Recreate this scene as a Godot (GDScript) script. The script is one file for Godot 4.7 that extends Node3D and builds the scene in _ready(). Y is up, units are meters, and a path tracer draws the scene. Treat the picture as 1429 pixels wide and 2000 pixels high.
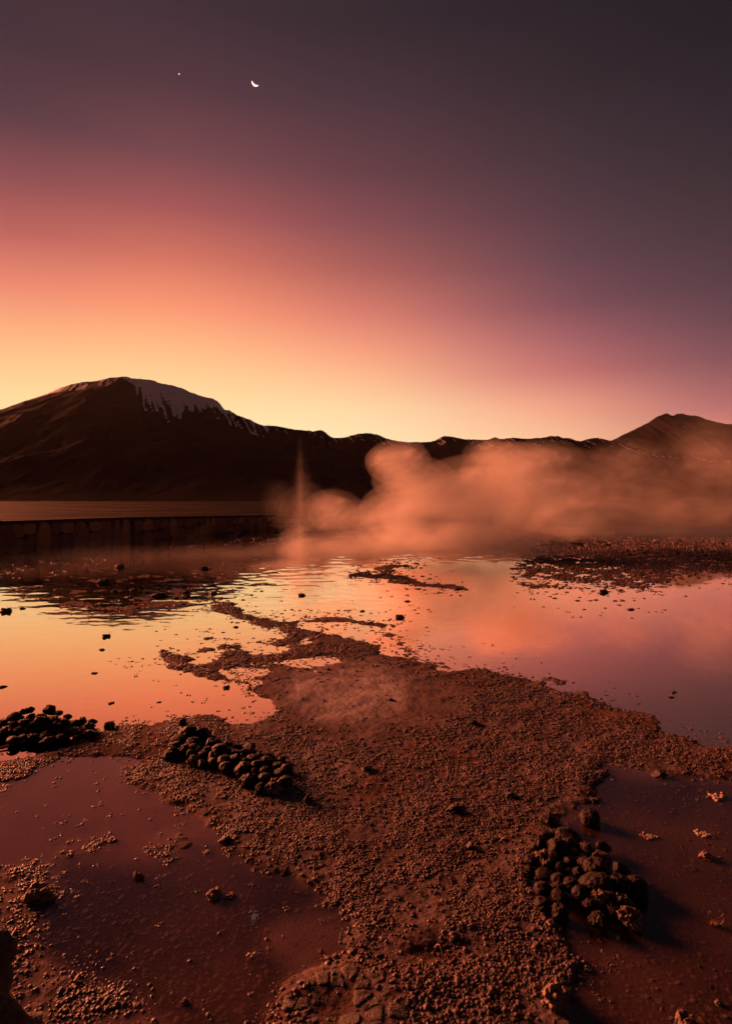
extends Node3D
# Dawn over a steaming geyser field: shallow mirror pools, mineral crust, heaps of cobbles, a stone wall, mountains and a crescent moon.

const B0 := -1.365        # the terrain atlas is laid out by bearing (x / distance) and nearness (1 / distance), so that near ground gets fine cells
const BSTEP := 0.0027
const NSTEP := 0.0018
const GW := 1010
const GH := 617

var land_field: PackedFloat32Array
var node_field: PackedFloat32Array
var pale_field: PackedFloat32Array
var pebble_field: PackedFloat32Array
var coarse := FastNoiseLite.new()
var fine := FastNoiseLite.new()
var tint := FastNoiseLite.new()
var shore := FastNoiseLite.new()
var warp := FastNoiseLite.new()
var streak := FastNoiseLite.new()
var lumps := FastNoiseLite.new()
var rng := RandomNumberGenerator.new()
var mounds: Array = []     # [Rect2, Array of Vector3(x, d, rise)]
var ico_cache := {}


func _ready() -> void:
	rng.seed = 4711
	set_noise(coarse, 11, 1.6, 5, 0.55)
	set_noise(fine, 23, 22.0, 3, 0.6)
	set_noise(warp, 61, 2.2, 4, 0.6)
	set_noise(shore, 29, 5.5, 3, 0.55)
	set_noise(tint, 31, 0.9, 4, 0.55)
	set_noise(streak, 41, 1.0, 3, 0.5)
	set_noise(lumps, 53, 1.0, 2, 0.5)
	camera()
	air()
	read_outlines()
	place_heaps_plan()
	ground()
	water()
	mountains()
	stone_wall()
	heaps()
	lone_stones()
	cracked_mound()
	nodules()
	pebbles()
	odds_and_ends()
	steam()
	moon()


func set_noise(n: FastNoiseLite, s: int, f: float, octaves: int, gain: float) -> void:
	n.noise_type = FastNoiseLite.TYPE_SIMPLEX_SMOOTH
	n.seed = s
	n.frequency = f
	n.fractal_type = FastNoiseLite.FRACTAL_FBM
	n.fractal_octaves = octaves
	n.fractal_gain = gain


# ------------------------------------------------------------------ camera, sky, light

func camera() -> void:
	var c := Camera3D.new()
	c.name = "camera"
	add_child(c)
	var lens := CameraAttributesPhysical.new()
	lens.frustum_focal_length = 13.32
	lens.exposure_aperture = 3.0
	lens.frustum_focus_distance = 4.2
	c.attributes = lens
	c.projection = Camera3D.PROJECTION_FRUSTUM
	c.near = 0.05
	c.far = 9000.0
	c.size = 2.0 * 0.05 * 0.9009
	c.frustum_offset = Vector2(0.0, -0.05 * 0.0207)
	c.position = Vector3(0, 1.5, 0)
	c.current = true


func air() -> void:
	var w := WorldEnvironment.new()
	w.name = "environment"
	var e := Environment.new()
	e.background_mode = Environment.BG_SKY
	var m := PanoramaSkyMaterial.new()
	m.panorama = ImageTexture.create_from_image(sky_picture())
	m.energy_multiplier = 0.1667
	var s := Sky.new()
	s.sky_material = m
	e.sky = s
	e.tonemap_mode = Environment.TONE_MAPPER_LINEAR
	e.tonemap_exposure = 6.0
	e.sdfgi_enabled = true
	e.ssao_enabled = true
	e.ssil_enabled = true
	e.volumetric_fog_enabled = true
	e.volumetric_fog_density = 0.0
	w.environment = e
	add_child(w)
	var sun := DirectionalLight3D.new()
	sun.name = "dawn_sun"
	sun.light_color = Color(1.0, 0.525, 0.345)
	sun.light_energy = 1.6
	sun.light_angular_distance = 33.0
	sun.shadow_enabled = true
	add_child(sun)
	var az := deg_to_rad(-54.0)
	var el := deg_to_rad(6.0)
	sun.look_at_from_position(Vector3(sin(az) * cos(el), sin(el), -cos(az) * cos(el)) * 50.0, Vector3.ZERO)


func cat4(a: Vector3, b: Vector3, c: Vector3, d: Vector3, t: float) -> Vector3:
	return b + 0.5 * t * (c - a + t * (2.0 * a - 5.0 * b + 4.0 * c - d + t * (3.0 * (b - c) + d - a)))


func sky_picture() -> Image:
	# twilight glow by compass bearing and height above the horizon, in linear light
	var azimuths: Array[float] = [-180.0, -130.0, -90.0, -58.0, -32.8, -17.7, 0.0, 17.3, 32.1, 58.0, 95.0, 135.0, 180.0]
	var elevations: Array[float] = [0.0, 3.0, 6.0, 9.0, 12.0, 15.0, 18.0, 22.0, 26.0, 30.0, 35.0, 40.0, 50.0, 65.0, 90.0]
	var tones := {}
	tones[0] = [Vector3(0.376, 0.183, 0.148), Vector3(0.336, 0.145, 0.127), Vector3(0.299, 0.113, 0.107), Vector3(0.206, 0.071, 0.083), Vector3(0.111, 0.046, 0.062), Vector3(0.0695, 0.0327, 0.0487), Vector3(0.0459, 0.0248, 0.0383), Vector3(0.0303, 0.0195, 0.0275), Vector3(0.0210, 0.0148, 0.0216), Vector3(0.0150, 0.0112, 0.0181), Vector3(0.0099, 0.0080, 0.0134), Vector3(0.0080, 0.0068, 0.0100), Vector3(0.0092, 0.0074, 0.0106), Vector3(0.0142, 0.0100, 0.0135), Vector3(0.0169, 0.0113, 0.0149)]
	tones[1] = [Vector3(0.467, 0.218, 0.168), Vector3(0.417, 0.173, 0.143), Vector3(0.370, 0.135, 0.122), Vector3(0.255, 0.085, 0.094), Vector3(0.138, 0.055, 0.070), Vector3(0.0862, 0.0390, 0.0552), Vector3(0.0570, 0.0296, 0.0435), Vector3(0.0376, 0.0232, 0.0312), Vector3(0.0261, 0.0177, 0.0245), Vector3(0.0186, 0.0133, 0.0205), Vector3(0.0122, 0.0096, 0.0152), Vector3(0.0099, 0.0080, 0.0113), Vector3(0.0109, 0.0085, 0.0117), Vector3(0.0148, 0.0104, 0.0140), Vector3(0.0169, 0.0113, 0.0149)]
	tones[2] = [Vector3(0.715, 0.334, 0.234), Vector3(0.639, 0.266, 0.200), Vector3(0.568, 0.206, 0.170), Vector3(0.391, 0.131, 0.131), Vector3(0.211, 0.084, 0.098), Vector3(0.132, 0.060, 0.077), Vector3(0.0873, 0.0454, 0.0607), Vector3(0.0576, 0.0356, 0.0436), Vector3(0.0399, 0.0271, 0.0342), Vector3(0.0285, 0.0204, 0.0287), Vector3(0.0187, 0.0147, 0.0212), Vector3(0.0152, 0.0123, 0.0158), Vector3(0.0153, 0.0120, 0.0154), Vector3(0.0166, 0.0119, 0.0155), Vector3(0.0169, 0.0113, 0.0149)]
	tones[3] = [Vector3(0.970, 0.814, 0.512), Vector3(0.970, 0.783, 0.473), Vector3(0.970, 0.753, 0.435), Vector3(0.970, 0.667, 0.369), Vector3(0.950, 0.487, 0.267), Vector3(0.864, 0.323, 0.203), Vector3(0.670, 0.204, 0.153), Vector3(0.398, 0.114, 0.100), Vector3(0.230, 0.073, 0.083), Vector3(0.128, 0.049, 0.061), Vector3(0.0695, 0.0354, 0.0466), Vector3(0.0386, 0.0241, 0.0309), Vector3(0.0304, 0.0205, 0.0258), Vector3(0.0228, 0.0153, 0.0197), Vector3(0.0169, 0.0113, 0.0149)]
	tones[4] = [Vector3(1.000, 0.839, 0.490), Vector3(1.000, 0.816, 0.455), Vector3(1.000, 0.774, 0.407), Vector3(1.000, 0.705, 0.344), Vector3(1.000, 0.566, 0.269), Vector3(0.958, 0.400, 0.206), Vector3(0.815, 0.249, 0.163), Vector3(0.492, 0.127, 0.113), Vector3(0.260, 0.079, 0.086), Vector3(0.107, 0.048, 0.061), Vector3(0.0663, 0.0342, 0.0436), Vector3(0.0578, 0.0319, 0.0395), Vector3(0.0509, 0.0284, 0.0353), Vector3(0.0311, 0.0186, 0.0236), Vector3(0.0169, 0.0113, 0.0149)]
	tones[5] = [Vector3(1.000, 0.855, 0.524), Vector3(1.000, 0.845, 0.496), Vector3(1.000, 0.813, 0.448), Vector3(1.000, 0.745, 0.374), Vector3(1.000, 0.620, 0.301), Vector3(0.998, 0.462, 0.228), Vector3(0.944, 0.308, 0.173), Vector3(0.648, 0.177, 0.124), Vector3(0.378, 0.098, 0.098), Vector3(0.186, 0.066, 0.076), Vector3(0.0883, 0.0401, 0.0511), Vector3(0.0545, 0.0296, 0.0395), Vector3(0.0481, 0.0264, 0.0353), Vector3(0.0300, 0.0178, 0.0236), Vector3(0.0169, 0.0113, 0.0149)]
	tones[6] = [Vector3(1.000, 0.839, 0.528), Vector3(1.000, 0.807, 0.487), Vector3(1.000, 0.776, 0.448), Vector3(1.000, 0.688, 0.380), Vector3(0.980, 0.502, 0.275), Vector3(0.891, 0.333, 0.209), Vector3(0.691, 0.211, 0.158), Vector3(0.411, 0.118, 0.104), Vector3(0.237, 0.075, 0.086), Vector3(0.132, 0.051, 0.063), Vector3(0.0716, 0.0365, 0.0480), Vector3(0.0397, 0.0248, 0.0318), Vector3(0.0313, 0.0211, 0.0265), Vector3(0.0231, 0.0156, 0.0200), Vector3(0.0169, 0.0113, 0.0149)]
	tones[7] = [Vector3(0.973, 0.610, 0.358), Vector3(0.966, 0.570, 0.334), Vector3(0.959, 0.530, 0.310), Vector3(0.872, 0.385, 0.251), Vector3(0.607, 0.204, 0.174), Vector3(0.424, 0.140, 0.143), Vector3(0.251, 0.088, 0.104), Vector3(0.152, 0.062, 0.079), Vector3(0.0983, 0.0454, 0.0591), Vector3(0.0615, 0.0353, 0.0444), Vector3(0.0383, 0.0242, 0.0307), Vector3(0.0253, 0.0177, 0.0242), Vector3(0.0236, 0.0165, 0.0225), Vector3(0.0200, 0.0137, 0.0184), Vector3(0.0169, 0.0113, 0.0149)]
	tones[8] = [Vector3(0.753, 0.352, 0.247), Vector3(0.673, 0.280, 0.211), Vector3(0.598, 0.217, 0.179), Vector3(0.412, 0.137, 0.138), Vector3(0.222, 0.088, 0.103), Vector3(0.139, 0.063, 0.081), Vector3(0.0919, 0.0478, 0.0639), Vector3(0.0606, 0.0374, 0.0459), Vector3(0.0420, 0.0285, 0.0360), Vector3(0.0300, 0.0215, 0.0302), Vector3(0.0197, 0.0154, 0.0223), Vector3(0.0160, 0.0130, 0.0166), Vector3(0.0159, 0.0126, 0.0161), Vector3(0.0169, 0.0121, 0.0158), Vector3(0.0169, 0.0113, 0.0149)]
	tones[9] = [Vector3(0.557, 0.264, 0.197), Vector3(0.498, 0.210, 0.169), Vector3(0.442, 0.163, 0.143), Vector3(0.305, 0.103, 0.110), Vector3(0.164, 0.066, 0.082), Vector3(0.103, 0.047, 0.065), Vector3(0.0680, 0.0358, 0.0511), Vector3(0.0448, 0.0281, 0.0367), Vector3(0.0311, 0.0214, 0.0288), Vector3(0.0222, 0.0161, 0.0242), Vector3(0.0146, 0.0116, 0.0178), Vector3(0.0118, 0.0097, 0.0133), Vector3(0.0125, 0.0099, 0.0134), Vector3(0.0155, 0.0110, 0.0147), Vector3(0.0169, 0.0113, 0.0149)]
	tones[10] = [Vector3(0.452, 0.218, 0.173), Vector3(0.404, 0.173, 0.148), Vector3(0.359, 0.135, 0.125), Vector3(0.247, 0.085, 0.097), Vector3(0.133, 0.055, 0.072), Vector3(0.0834, 0.0390, 0.0568), Vector3(0.0551, 0.0296, 0.0447), Vector3(0.0364, 0.0232, 0.0321), Vector3(0.0252, 0.0177, 0.0252), Vector3(0.0180, 0.0133, 0.0211), Vector3(0.0118, 0.0096, 0.0156), Vector3(0.0096, 0.0080, 0.0116), Vector3(0.0106, 0.0085, 0.0120), Vector3(0.0147, 0.0104, 0.0141), Vector3(0.0169, 0.0113, 0.0149)]
	tones[11] = [Vector3(0.399, 0.193, 0.153), Vector3(0.356, 0.154, 0.131), Vector3(0.317, 0.119, 0.111), Vector3(0.218, 0.076, 0.086), Vector3(0.118, 0.049, 0.064), Vector3(0.0737, 0.0346, 0.0503), Vector3(0.0487, 0.0263, 0.0396), Vector3(0.0321, 0.0206, 0.0284), Vector3(0.0223, 0.0157, 0.0223), Vector3(0.0159, 0.0118, 0.0187), Vector3(0.0105, 0.0085, 0.0138), Vector3(0.0085, 0.0071, 0.0103), Vector3(0.0096, 0.0077, 0.0109), Vector3(0.0143, 0.0101, 0.0137), Vector3(0.0169, 0.0113, 0.0149)]
	tones[12] = [Vector3(0.376, 0.183, 0.148), Vector3(0.336, 0.145, 0.127), Vector3(0.299, 0.113, 0.107), Vector3(0.206, 0.071, 0.083), Vector3(0.111, 0.046, 0.062), Vector3(0.0695, 0.0327, 0.0487), Vector3(0.0459, 0.0248, 0.0383), Vector3(0.0303, 0.0195, 0.0275), Vector3(0.0210, 0.0148, 0.0216), Vector3(0.0150, 0.0112, 0.0181), Vector3(0.0099, 0.0080, 0.0134), Vector3(0.0080, 0.0068, 0.0100), Vector3(0.0092, 0.0074, 0.0106), Vector3(0.0142, 0.0100, 0.0135), Vector3(0.0169, 0.0113, 0.0149)]

	var wide := 1024
	var high := 512
	var im := Image.create(wide, high, false, Image.FORMAT_RGBF)
	var na := azimuths.size()
	var ne := elevations.size()
	var row: Array[Vector3] = []
	row.resize(na)
	for y in high:
		var el := maxf(90.0 - (y + 0.5) / high * 180.0, 0.0)
		var k := 0
		while k < ne - 2 and el > elevations[k + 1]:
			k += 1
		var t := clampf((el - elevations[k]) / (elevations[k + 1] - elevations[k]), 0.0, 1.0)
		for a in na:
			var c: Array = tones[a]
			row[a] = (c[k] as Vector3).lerp(c[k + 1], t)
		for x in wide:
			var az := (x + 0.5) / wide * 360.0
			if az > 180.0:
				az -= 360.0
			var i := 0
			while i < na - 2 and az > azimuths[i + 1]:
				i += 1
			var s := (az - azimuths[i]) / (azimuths[i + 1] - azimuths[i])
			var v := cat4(row[maxi(i - 1, 0)], row[i], row[i + 1], row[mini(i + 2, na - 1)], s)
			im.set_pixel(x, y, Color(maxf(v.x, 0.003), maxf(v.y, 0.003), maxf(v.z, 0.003)))
	return im


# ------------------------------------------------------------------ helpers

func tag(o: Node, label := "", category := "", group := "", kind := "") -> void:
	if label: o.set_meta("label", label)
	if category: o.set_meta("category", category)
	if group: o.set_meta("group", group)
	if kind: o.set_meta("kind", kind)


func mesh_node(called: String, m: Mesh, mat: Material, parent: Node = null) -> MeshInstance3D:
	var o := MeshInstance3D.new()
	o.name = called
	o.mesh = m
	if mat: o.material_override = mat
	(parent if parent else self).add_child(o, true)
	return o


func numbered(called: String) -> String:
	if not has_node(called):
		return called
	var i := 1
	while has_node("%s_%03d" % [called, i]):
		i += 1
	return "%s_%03d" % [called, i]


var counters := {}
func next_name(called: String) -> String:
	var i: int = counters.get(called, 0)
	counters[called] = i + 1
	return called if i == 0 else "%s_%03d" % [called, i]


func bump_texture(s: int, freq: float, octaves: int, size := 512) -> NoiseTexture2D:
	var n := FastNoiseLite.new()
	set_noise(n, s, freq, octaves, 0.6)
	var t := NoiseTexture2D.new()
	t.width = size
	t.height = size
	t.seamless = true
	t.noise = n
	return t


func surface(albedo: Color, rough: float, bump: Texture2D = null, relief := 0.0, tile := 1.0, vertex := false) -> StandardMaterial3D:
	var m := StandardMaterial3D.new()
	m.albedo_color = Color.WHITE if vertex else albedo.linear_to_srgb()
	m.vertex_color_use_as_albedo = vertex
	m.roughness = rough
	if bump:
		m.heightmap_enabled = true
		m.heightmap_texture = bump
		m.heightmap_scale = relief
		m.uv1_triplanar = true
		m.uv1_world_triplanar = true
		m.uv1_scale = Vector3.ONE * tile
	return m


func matt(m: StandardMaterial3D, specular := 0.08) -> StandardMaterial3D:
	m.metallic_specular = specular
	return m


func grid_mesh(pos: PackedVector3Array, cols: int, rows: int, colors := PackedColorArray(), flip := false) -> ArrayMesh:
	var normals := PackedVector3Array()
	normals.resize(pos.size())
	for r in rows:
		var up := maxi(r - 1, 0) * cols
		var down := mini(r + 1, rows - 1) * cols
		for c in cols:
			var n := (pos[down + c] - pos[up + c]).cross(pos[r * cols + mini(c + 1, cols - 1)] - pos[r * cols + maxi(c - 1, 0)])
			normals[r * cols + c] = (-n if flip else n).normalized()
	var index := PackedInt32Array()
	index.resize((rows - 1) * (cols - 1) * 6)
	var k := 0
	for r in rows - 1:
		for c in cols - 1:
			var i := r * cols + c
			index[k] = i
			index[k + 1] = i + cols if flip else i + 1
			index[k + 2] = i + 1 if flip else i + cols
			index[k + 3] = i + 1
			index[k + 4] = i + cols if flip else i + cols + 1
			index[k + 5] = i + cols + 1 if flip else i + cols
			k += 6
	var a := []
	a.resize(Mesh.ARRAY_MAX)
	a[Mesh.ARRAY_VERTEX] = pos
	a[Mesh.ARRAY_NORMAL] = normals
	a[Mesh.ARRAY_INDEX] = index
	if colors.size():
		a[Mesh.ARRAY_COLOR] = colors
	var m := ArrayMesh.new()
	m.add_surface_from_arrays(Mesh.PRIMITIVE_TRIANGLES, a)
	return m


func ico(levels: int) -> Array:
	if ico_cache.has(levels):
		return ico_cache[levels]
	var v := PackedVector3Array()
	var f := PackedInt32Array()
	if levels == 0:
		var t := (1.0 + sqrt(5.0)) / 2.0
		for p in [Vector3(-1, t, 0), Vector3(1, t, 0), Vector3(-1, -t, 0), Vector3(1, -t, 0), Vector3(0, -1, t), Vector3(0, 1, t), Vector3(0, -1, -t), Vector3(0, 1, -t), Vector3(t, 0, -1), Vector3(t, 0, 1), Vector3(-t, 0, -1), Vector3(-t, 0, 1)]:
			v.append(p.normalized())
		f = PackedInt32Array([0, 11, 5, 0, 5, 1, 0, 1, 7, 0, 7, 10, 0, 10, 11, 1, 5, 9, 5, 11, 4, 11, 10, 2, 10, 7, 6, 7, 1, 8, 3, 9, 4, 3, 4, 2, 3, 2, 6, 3, 6, 8, 3, 8, 9, 4, 9, 5, 2, 4, 11, 6, 2, 10, 8, 6, 7, 9, 8, 1])
	else:
		var low: Array = ico(levels - 1)
		v = (low[0] as PackedVector3Array).duplicate()
		var g: PackedInt32Array = low[1]
		var mids := {}
		for i in range(0, g.size(), 3):
			var m: Array[int] = []
			for j in 3:
				var a := g[i + j]
				var b := g[i + (j + 1) % 3]
				var key := mini(a, b) * 100000 + maxi(a, b)
				if not mids.has(key):
					mids[key] = v.size()
					v.append(((v[a] + v[b]) * 0.5).normalized())
				m.append(mids[key])
			f.append_array([g[i], m[0], m[2], g[i + 1], m[1], m[0], g[i + 2], m[2], m[1], m[0], m[1], m[2]])
	ico_cache[levels] = [v, f]
	return ico_cache[levels]


func closed_mesh(v: PackedVector3Array, f: PackedInt32Array, colors := PackedColorArray()) -> ArrayMesh:
	# f runs counter-clockwise seen from outside; Godot's front faces run clockwise
	var n := PackedVector3Array()
	n.resize(v.size())
	var index := PackedInt32Array()
	index.resize(f.size())
	for i in range(0, f.size(), 3):
		var c := (v[f[i + 1]] - v[f[i]]).cross(v[f[i + 2]] - v[f[i]])
		for j in 3:
			n[f[i + j]] += c
		index[i] = f[i]
		index[i + 1] = f[i + 2]
		index[i + 2] = f[i + 1]
	for i in n.size():
		n[i] = n[i].normalized()
	var a := []
	a.resize(Mesh.ARRAY_MAX)
	a[Mesh.ARRAY_VERTEX] = v
	a[Mesh.ARRAY_NORMAL] = n
	a[Mesh.ARRAY_INDEX] = index
	if colors.size():
		a[Mesh.ARRAY_COLOR] = colors
	var m := ArrayMesh.new()
	m.add_surface_from_arrays(Mesh.PRIMITIVE_TRIANGLES, a)
	return m


func rock_mesh(s: int, levels: int, rough: float, cuts: int, boxy := 0.0, base := Color(0.06, 0.042, 0.036), crust := Color(0.3, 0.2, 0.14), crust_share := 0.0) -> ArrayMesh:
	var r := RandomNumberGenerator.new()
	r.seed = 900 + s
	var src: Array = ico(levels)
	var v: PackedVector3Array = (src[0] as PackedVector3Array).duplicate()
	var planes: Array = []
	for k in cuts:
		planes.append([Vector3(r.randf_range(-1, 1), r.randf_range(-0.8, 0.8), r.randf_range(-1, 1)).normalized(), r.randf_range(0.6, 0.85)])
	var off := Vector3(s * 17.3, s * 5.1, s * 9.7)
	var colors := PackedColorArray()
	for i in v.size():
		var p := v[i]
		if boxy > 0.0:
			var q := pow(pow(absf(p.x), 5.0) + pow(absf(p.y), 5.0) + pow(absf(p.z), 5.0), 0.2)
			p = p.lerp(p / q * 0.82, boxy)
		var d := p.normalized()
		p *= 1.0 + rough * 0.9 * lumps.get_noise_3dv(d * 1.1 + off) + rough * 0.35 * lumps.get_noise_3dv(d * 3.7 + off) + rough * 0.16 * lumps.get_noise_3dv(d * 9.0 + off)
		for c in planes:
			var over: float = p.dot(c[0]) - c[1]
			if over > 0.0:
				p -= (c[0] as Vector3) * over * 0.88
		v[i] = p
		var m := lumps.get_noise_3dv(d * 2.6 + off * 2.0) * 0.5 + 0.5 + 0.3 * lumps.get_noise_3dv(d * 11.0 + off)
		var tone := base * (0.7 + 0.6 * m)
		if crust_share > 0.0:
			tone = tone.lerp(crust, clampf((m - 1.0 + crust_share) * 5.0, 0.0, 1.0))
		colors.append(Color(tone.r, tone.g, tone.b))
	return closed_mesh(v, src[1], colors)


func nodule_mesh(s: int, levels: int) -> ArrayMesh:
	# a cauliflower-like knob of mineral
	var src: Array = ico(levels)
	var v: PackedVector3Array = (src[0] as PackedVector3Array).duplicate()
	var r := RandomNumberGenerator.new()
	r.seed = 70 + s
	var heads: Array[Vector3] = []
	for k in 9:
		heads.append(Vector3(r.randf_range(-1, 1), r.randf_range(-0.3, 1), r.randf_range(-1, 1)).normalized())
	for i in v.size():
		var p := v[i]
		var near := 0.0
		for h in heads:
			near = maxf(near, p.dot(h))
		var bulge := 0.68 + 0.42 * smoothstep(0.62, 1.0, near) + 0.18 * lumps.get_noise_3dv(p * 2.5 + Vector3(s * 7.0, 0, 0))
		v[i] = Vector3(p.x * bulge, p.y * bulge * 0.72, p.z * bulge)
	return closed_mesh(v, src[1])


# ------------------------------------------------------------------ the lie of the land

func lay(im: Image, value: float, outline: Array[Vector2]) -> void:
	# fill an outline given in metres (x, distance) into the atlas
	var p := PackedVector2Array()
	var top := 1e9
	var low := -1e9
	for q in outline:
		var g := Vector2((q.x / q.y - B0) / BSTEP, 1.0 / q.y / NSTEP)
		p.append(g)
		top = minf(top, g.y)
		low = maxf(low, g.y)
	for y in range(maxi(int(top), 0), mini(int(low) + 1, GH)):
		var yy := y + 0.5
		var xs: Array[float] = []
		for i in p.size():
			var a := p[i]
			var b := p[(i + 1) % p.size()]
			if (a.y > yy) != (b.y > yy):
				xs.append(a.x + (yy - a.y) / (b.y - a.y) * (b.x - a.x))
		xs.sort()
		for k in range(0, xs.size() - 1, 2):
			var x0 := maxi(int(round(xs[k])), 0)
			var x1 := mini(int(round(xs[k + 1])), GW)
			if x1 > x0:
				im.fill_rect(Rect2i(x0, y, x1 - x0, 1), Color(value, value, value))


func soft(im: Image, times: int) -> PackedFloat32Array:
	var c: Image = im.duplicate()
	c.resize(GW / times, GH / times, Image.INTERPOLATE_LANCZOS)
	c.resize(GW, GH, Image.INTERPOLATE_CUBIC)
	return c.get_data().to_float32_array()


func read_outlines() -> void:
	var land := Image.create(GW, GH, false, Image.FORMAT_RF)
	var nodes := Image.create(GW, GH, false, Image.FORMAT_RF)
	var pale := Image.create(GW, GH, false, Image.FORMAT_RF)
	var pebbles := Image.create(GW, GH, false, Image.FORMAT_RF)
	lay(land, 1.1, [Vector2(-15.95, 12.52), Vector2(-12.58, 13.76), Vector2(-10.41, 16.17), Vector2(-8.50, 20.30), Vector2(-5.12, 30.83), Vector2(-0.41, 31.42), Vector2(5.25, 31.42), Vector2(20.22, 31.42), Vector2(42.04, 31.42), Vector2(1114.1, 832.5), Vector2(-1060.9, 832.5)])  # far plain beyond the wall
	lay(land, 1.0, [Vector2(-2.11, 8.41), Vector2(-1.88, 8.08), Vector2(-1.48, 7.37), Vector2(-1.13, 7.06), Vector2(-0.97, 7.06), Vector2(-0.77, 6.69), Vector2(-0.59, 6.43), Vector2(-0.31, 6.21), Vector2(-0.07, 6.05), Vector2(0.14, 5.88), Vector2(0.15, 5.61), Vector2(0.31, 5.42), Vector2(0.49, 5.17), Vector2(0.59, 5.02), Vector2(0.74, 4.94), Vector2(0.98, 5.03), Vector2(1.16, 4.93), Vector2(1.35, 4.76), Vector2(1.45, 4.59), Vector2(1.58, 4.44), Vector2(1.70, 4.50), Vector2(1.78, 4.46), Vector2(1.68, 4.28), Vector2(1.75, 4.17), Vector2(1.83, 4.09), Vector2(1.98, 4.02), Vector2(1.95, 3.69), Vector2(2.03, 3.55), Vector2(2.09, 3.45), Vector2(2.21, 3.43), Vector2(2.97, 3.34), Vector2(4.55, 3.18), Vector2(4.08, 2.86), Vector2(2.65, 2.98), Vector2(1.99, 3.09), Vector2(1.78, 3.03), Vector2(1.68, 3.07), Vector2(1.62, 3.11), Vector2(1.51, 3.20), Vector2(1.40, 3.25), Vector2(1.32, 3.18), Vector2(1.21, 3.01), Vector2(1.14, 2.86), Vector2(1.02, 2.72), Vector2(0.92, 2.67), Vector2(0.80, 2.51), Vector2(0.68, 2.34), Vector2(0.64, 2.18), Vector2(0.66, 2.04), Vector2(0.69, 1.93), Vector2(0.69, 1.84), Vector2(0.61, 1.71), Vector2(0.59, 1.61), Vector2(0.55, 1.36), Vector2(0.51, 0.97), Vector2(-0.19, 0.97), Vector2(-0.26, 1.48), Vector2(-0.28, 1.65), Vector2(-0.27, 1.76), Vector2(-0.23, 1.79), Vector2(-0.11, 1.82), Vector2(-0.07, 1.86), Vector2(-0.06, 1.94), Vector2(-0.07, 2.09), Vector2(-0.17, 2.15), Vector2(-0.28, 2.26), Vector2(-0.45, 2.34), Vector2(-0.60, 2.44), Vector2(-0.67, 2.57), Vector2(-0.79, 2.67), Vector2(-0.87, 2.77), Vector2(-1.07, 2.86), Vector2(-1.25, 3.01), Vector2(-1.36, 3.13), Vector2(-1.30, 3.18), Vector2(-1.16, 3.26), Vector2(-1.31, 3.27), Vector2(-1.44, 3.34), Vector2(-1.65, 3.35), Vector2(-1.79, 3.25), Vector2(-1.84, 3.10), Vector2(-1.94, 3.01), Vector2(-2.52, 2.76), Vector2(-2.70, 2.96), Vector2(-2.08, 3.23), Vector2(-1.85, 3.38), Vector2(-1.73, 3.51), Vector2(-1.65, 3.79), Vector2(-1.40, 3.85), Vector2(-1.29, 3.90), Vector2(-1.05, 3.95), Vector2(-0.89, 3.84), Vector2(-0.74, 3.85), Vector2(-0.65, 3.94), Vector2(-0.65, 4.07), Vector2(-0.71, 4.22), Vector2(-0.83, 4.37), Vector2(-0.97, 4.50), Vector2(-1.09, 4.72), Vector2(-1.27, 4.76), Vector2(-1.47, 4.87), Vector2(-1.59, 4.96), Vector2(-1.88, 5.27), Vector2(-2.13, 5.78), Vector2(-1.92, 5.62), Vector2(-1.74, 5.41), Vector2(-1.66, 5.44), Vector2(-1.66, 5.27), Vector2(-1.52, 5.20), Vector2(-1.44, 5.22), Vector2(-1.36, 5.48), Vector2(-1.38, 5.68), Vector2(-1.22, 5.64), Vector2(-1.06, 5.50), Vector2(-0.87, 5.53), Vector2(-0.72, 5.68), Vector2(-0.82, 5.93), Vector2(-1.14, 5.88), Vector2(-1.19, 6.01), Vector2(-0.96, 6.10), Vector2(-0.79, 6.19), Vector2(-0.89, 6.43), Vector2(-1.07, 6.69), Vector2(-1.41, 7.06), Vector2(-1.82, 7.82), Vector2(-2.06, 8.20)])  # main crust
	lay(land, 0.36, [Vector2(-1.33, 5.06), Vector2(-1.18, 5.15), Vector2(-0.93, 5.29), Vector2(-0.66, 5.41), Vector2(-0.39, 5.53), Vector2(-0.18, 5.25), Vector2(-0.34, 5.03), Vector2(-0.43, 4.99), Vector2(-0.69, 4.99), Vector2(-0.84, 4.94), Vector2(-0.87, 4.72), Vector2(-0.88, 4.54), Vector2(-0.93, 4.57), Vector2(-1.00, 4.72), Vector2(-1.16, 4.87), Vector2(-1.33, 4.96)])  # lagoon
	lay(land, 0.2, [Vector2(-0.78, 6.26), Vector2(-0.57, 6.21), Vector2(-0.52, 6.01), Vector2(-0.60, 5.84), Vector2(-0.73, 6.05)])  # small spring
	lay(land, 1.3, [Vector2(-1.83, 5.70), Vector2(-1.63, 5.76), Vector2(-1.40, 5.70), Vector2(-1.59, 5.61)])  # ridge or islet
	lay(land, 1.3, [Vector2(-1.87, 6.17), Vector2(-1.75, 6.26), Vector2(-1.59, 6.14), Vector2(-1.72, 6.05)])  # ridge or islet
	lay(land, 1.3, [Vector2(-1.56, 5.88), Vector2(-1.49, 6.01), Vector2(-1.42, 5.97), Vector2(-1.43, 5.84), Vector2(-1.50, 5.74)])  # ridge or islet
	lay(land, 1.3, [Vector2(-1.43, 5.84), Vector2(-1.36, 5.93), Vector2(-1.22, 5.80), Vector2(-1.34, 5.72)])  # ridge or islet
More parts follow.
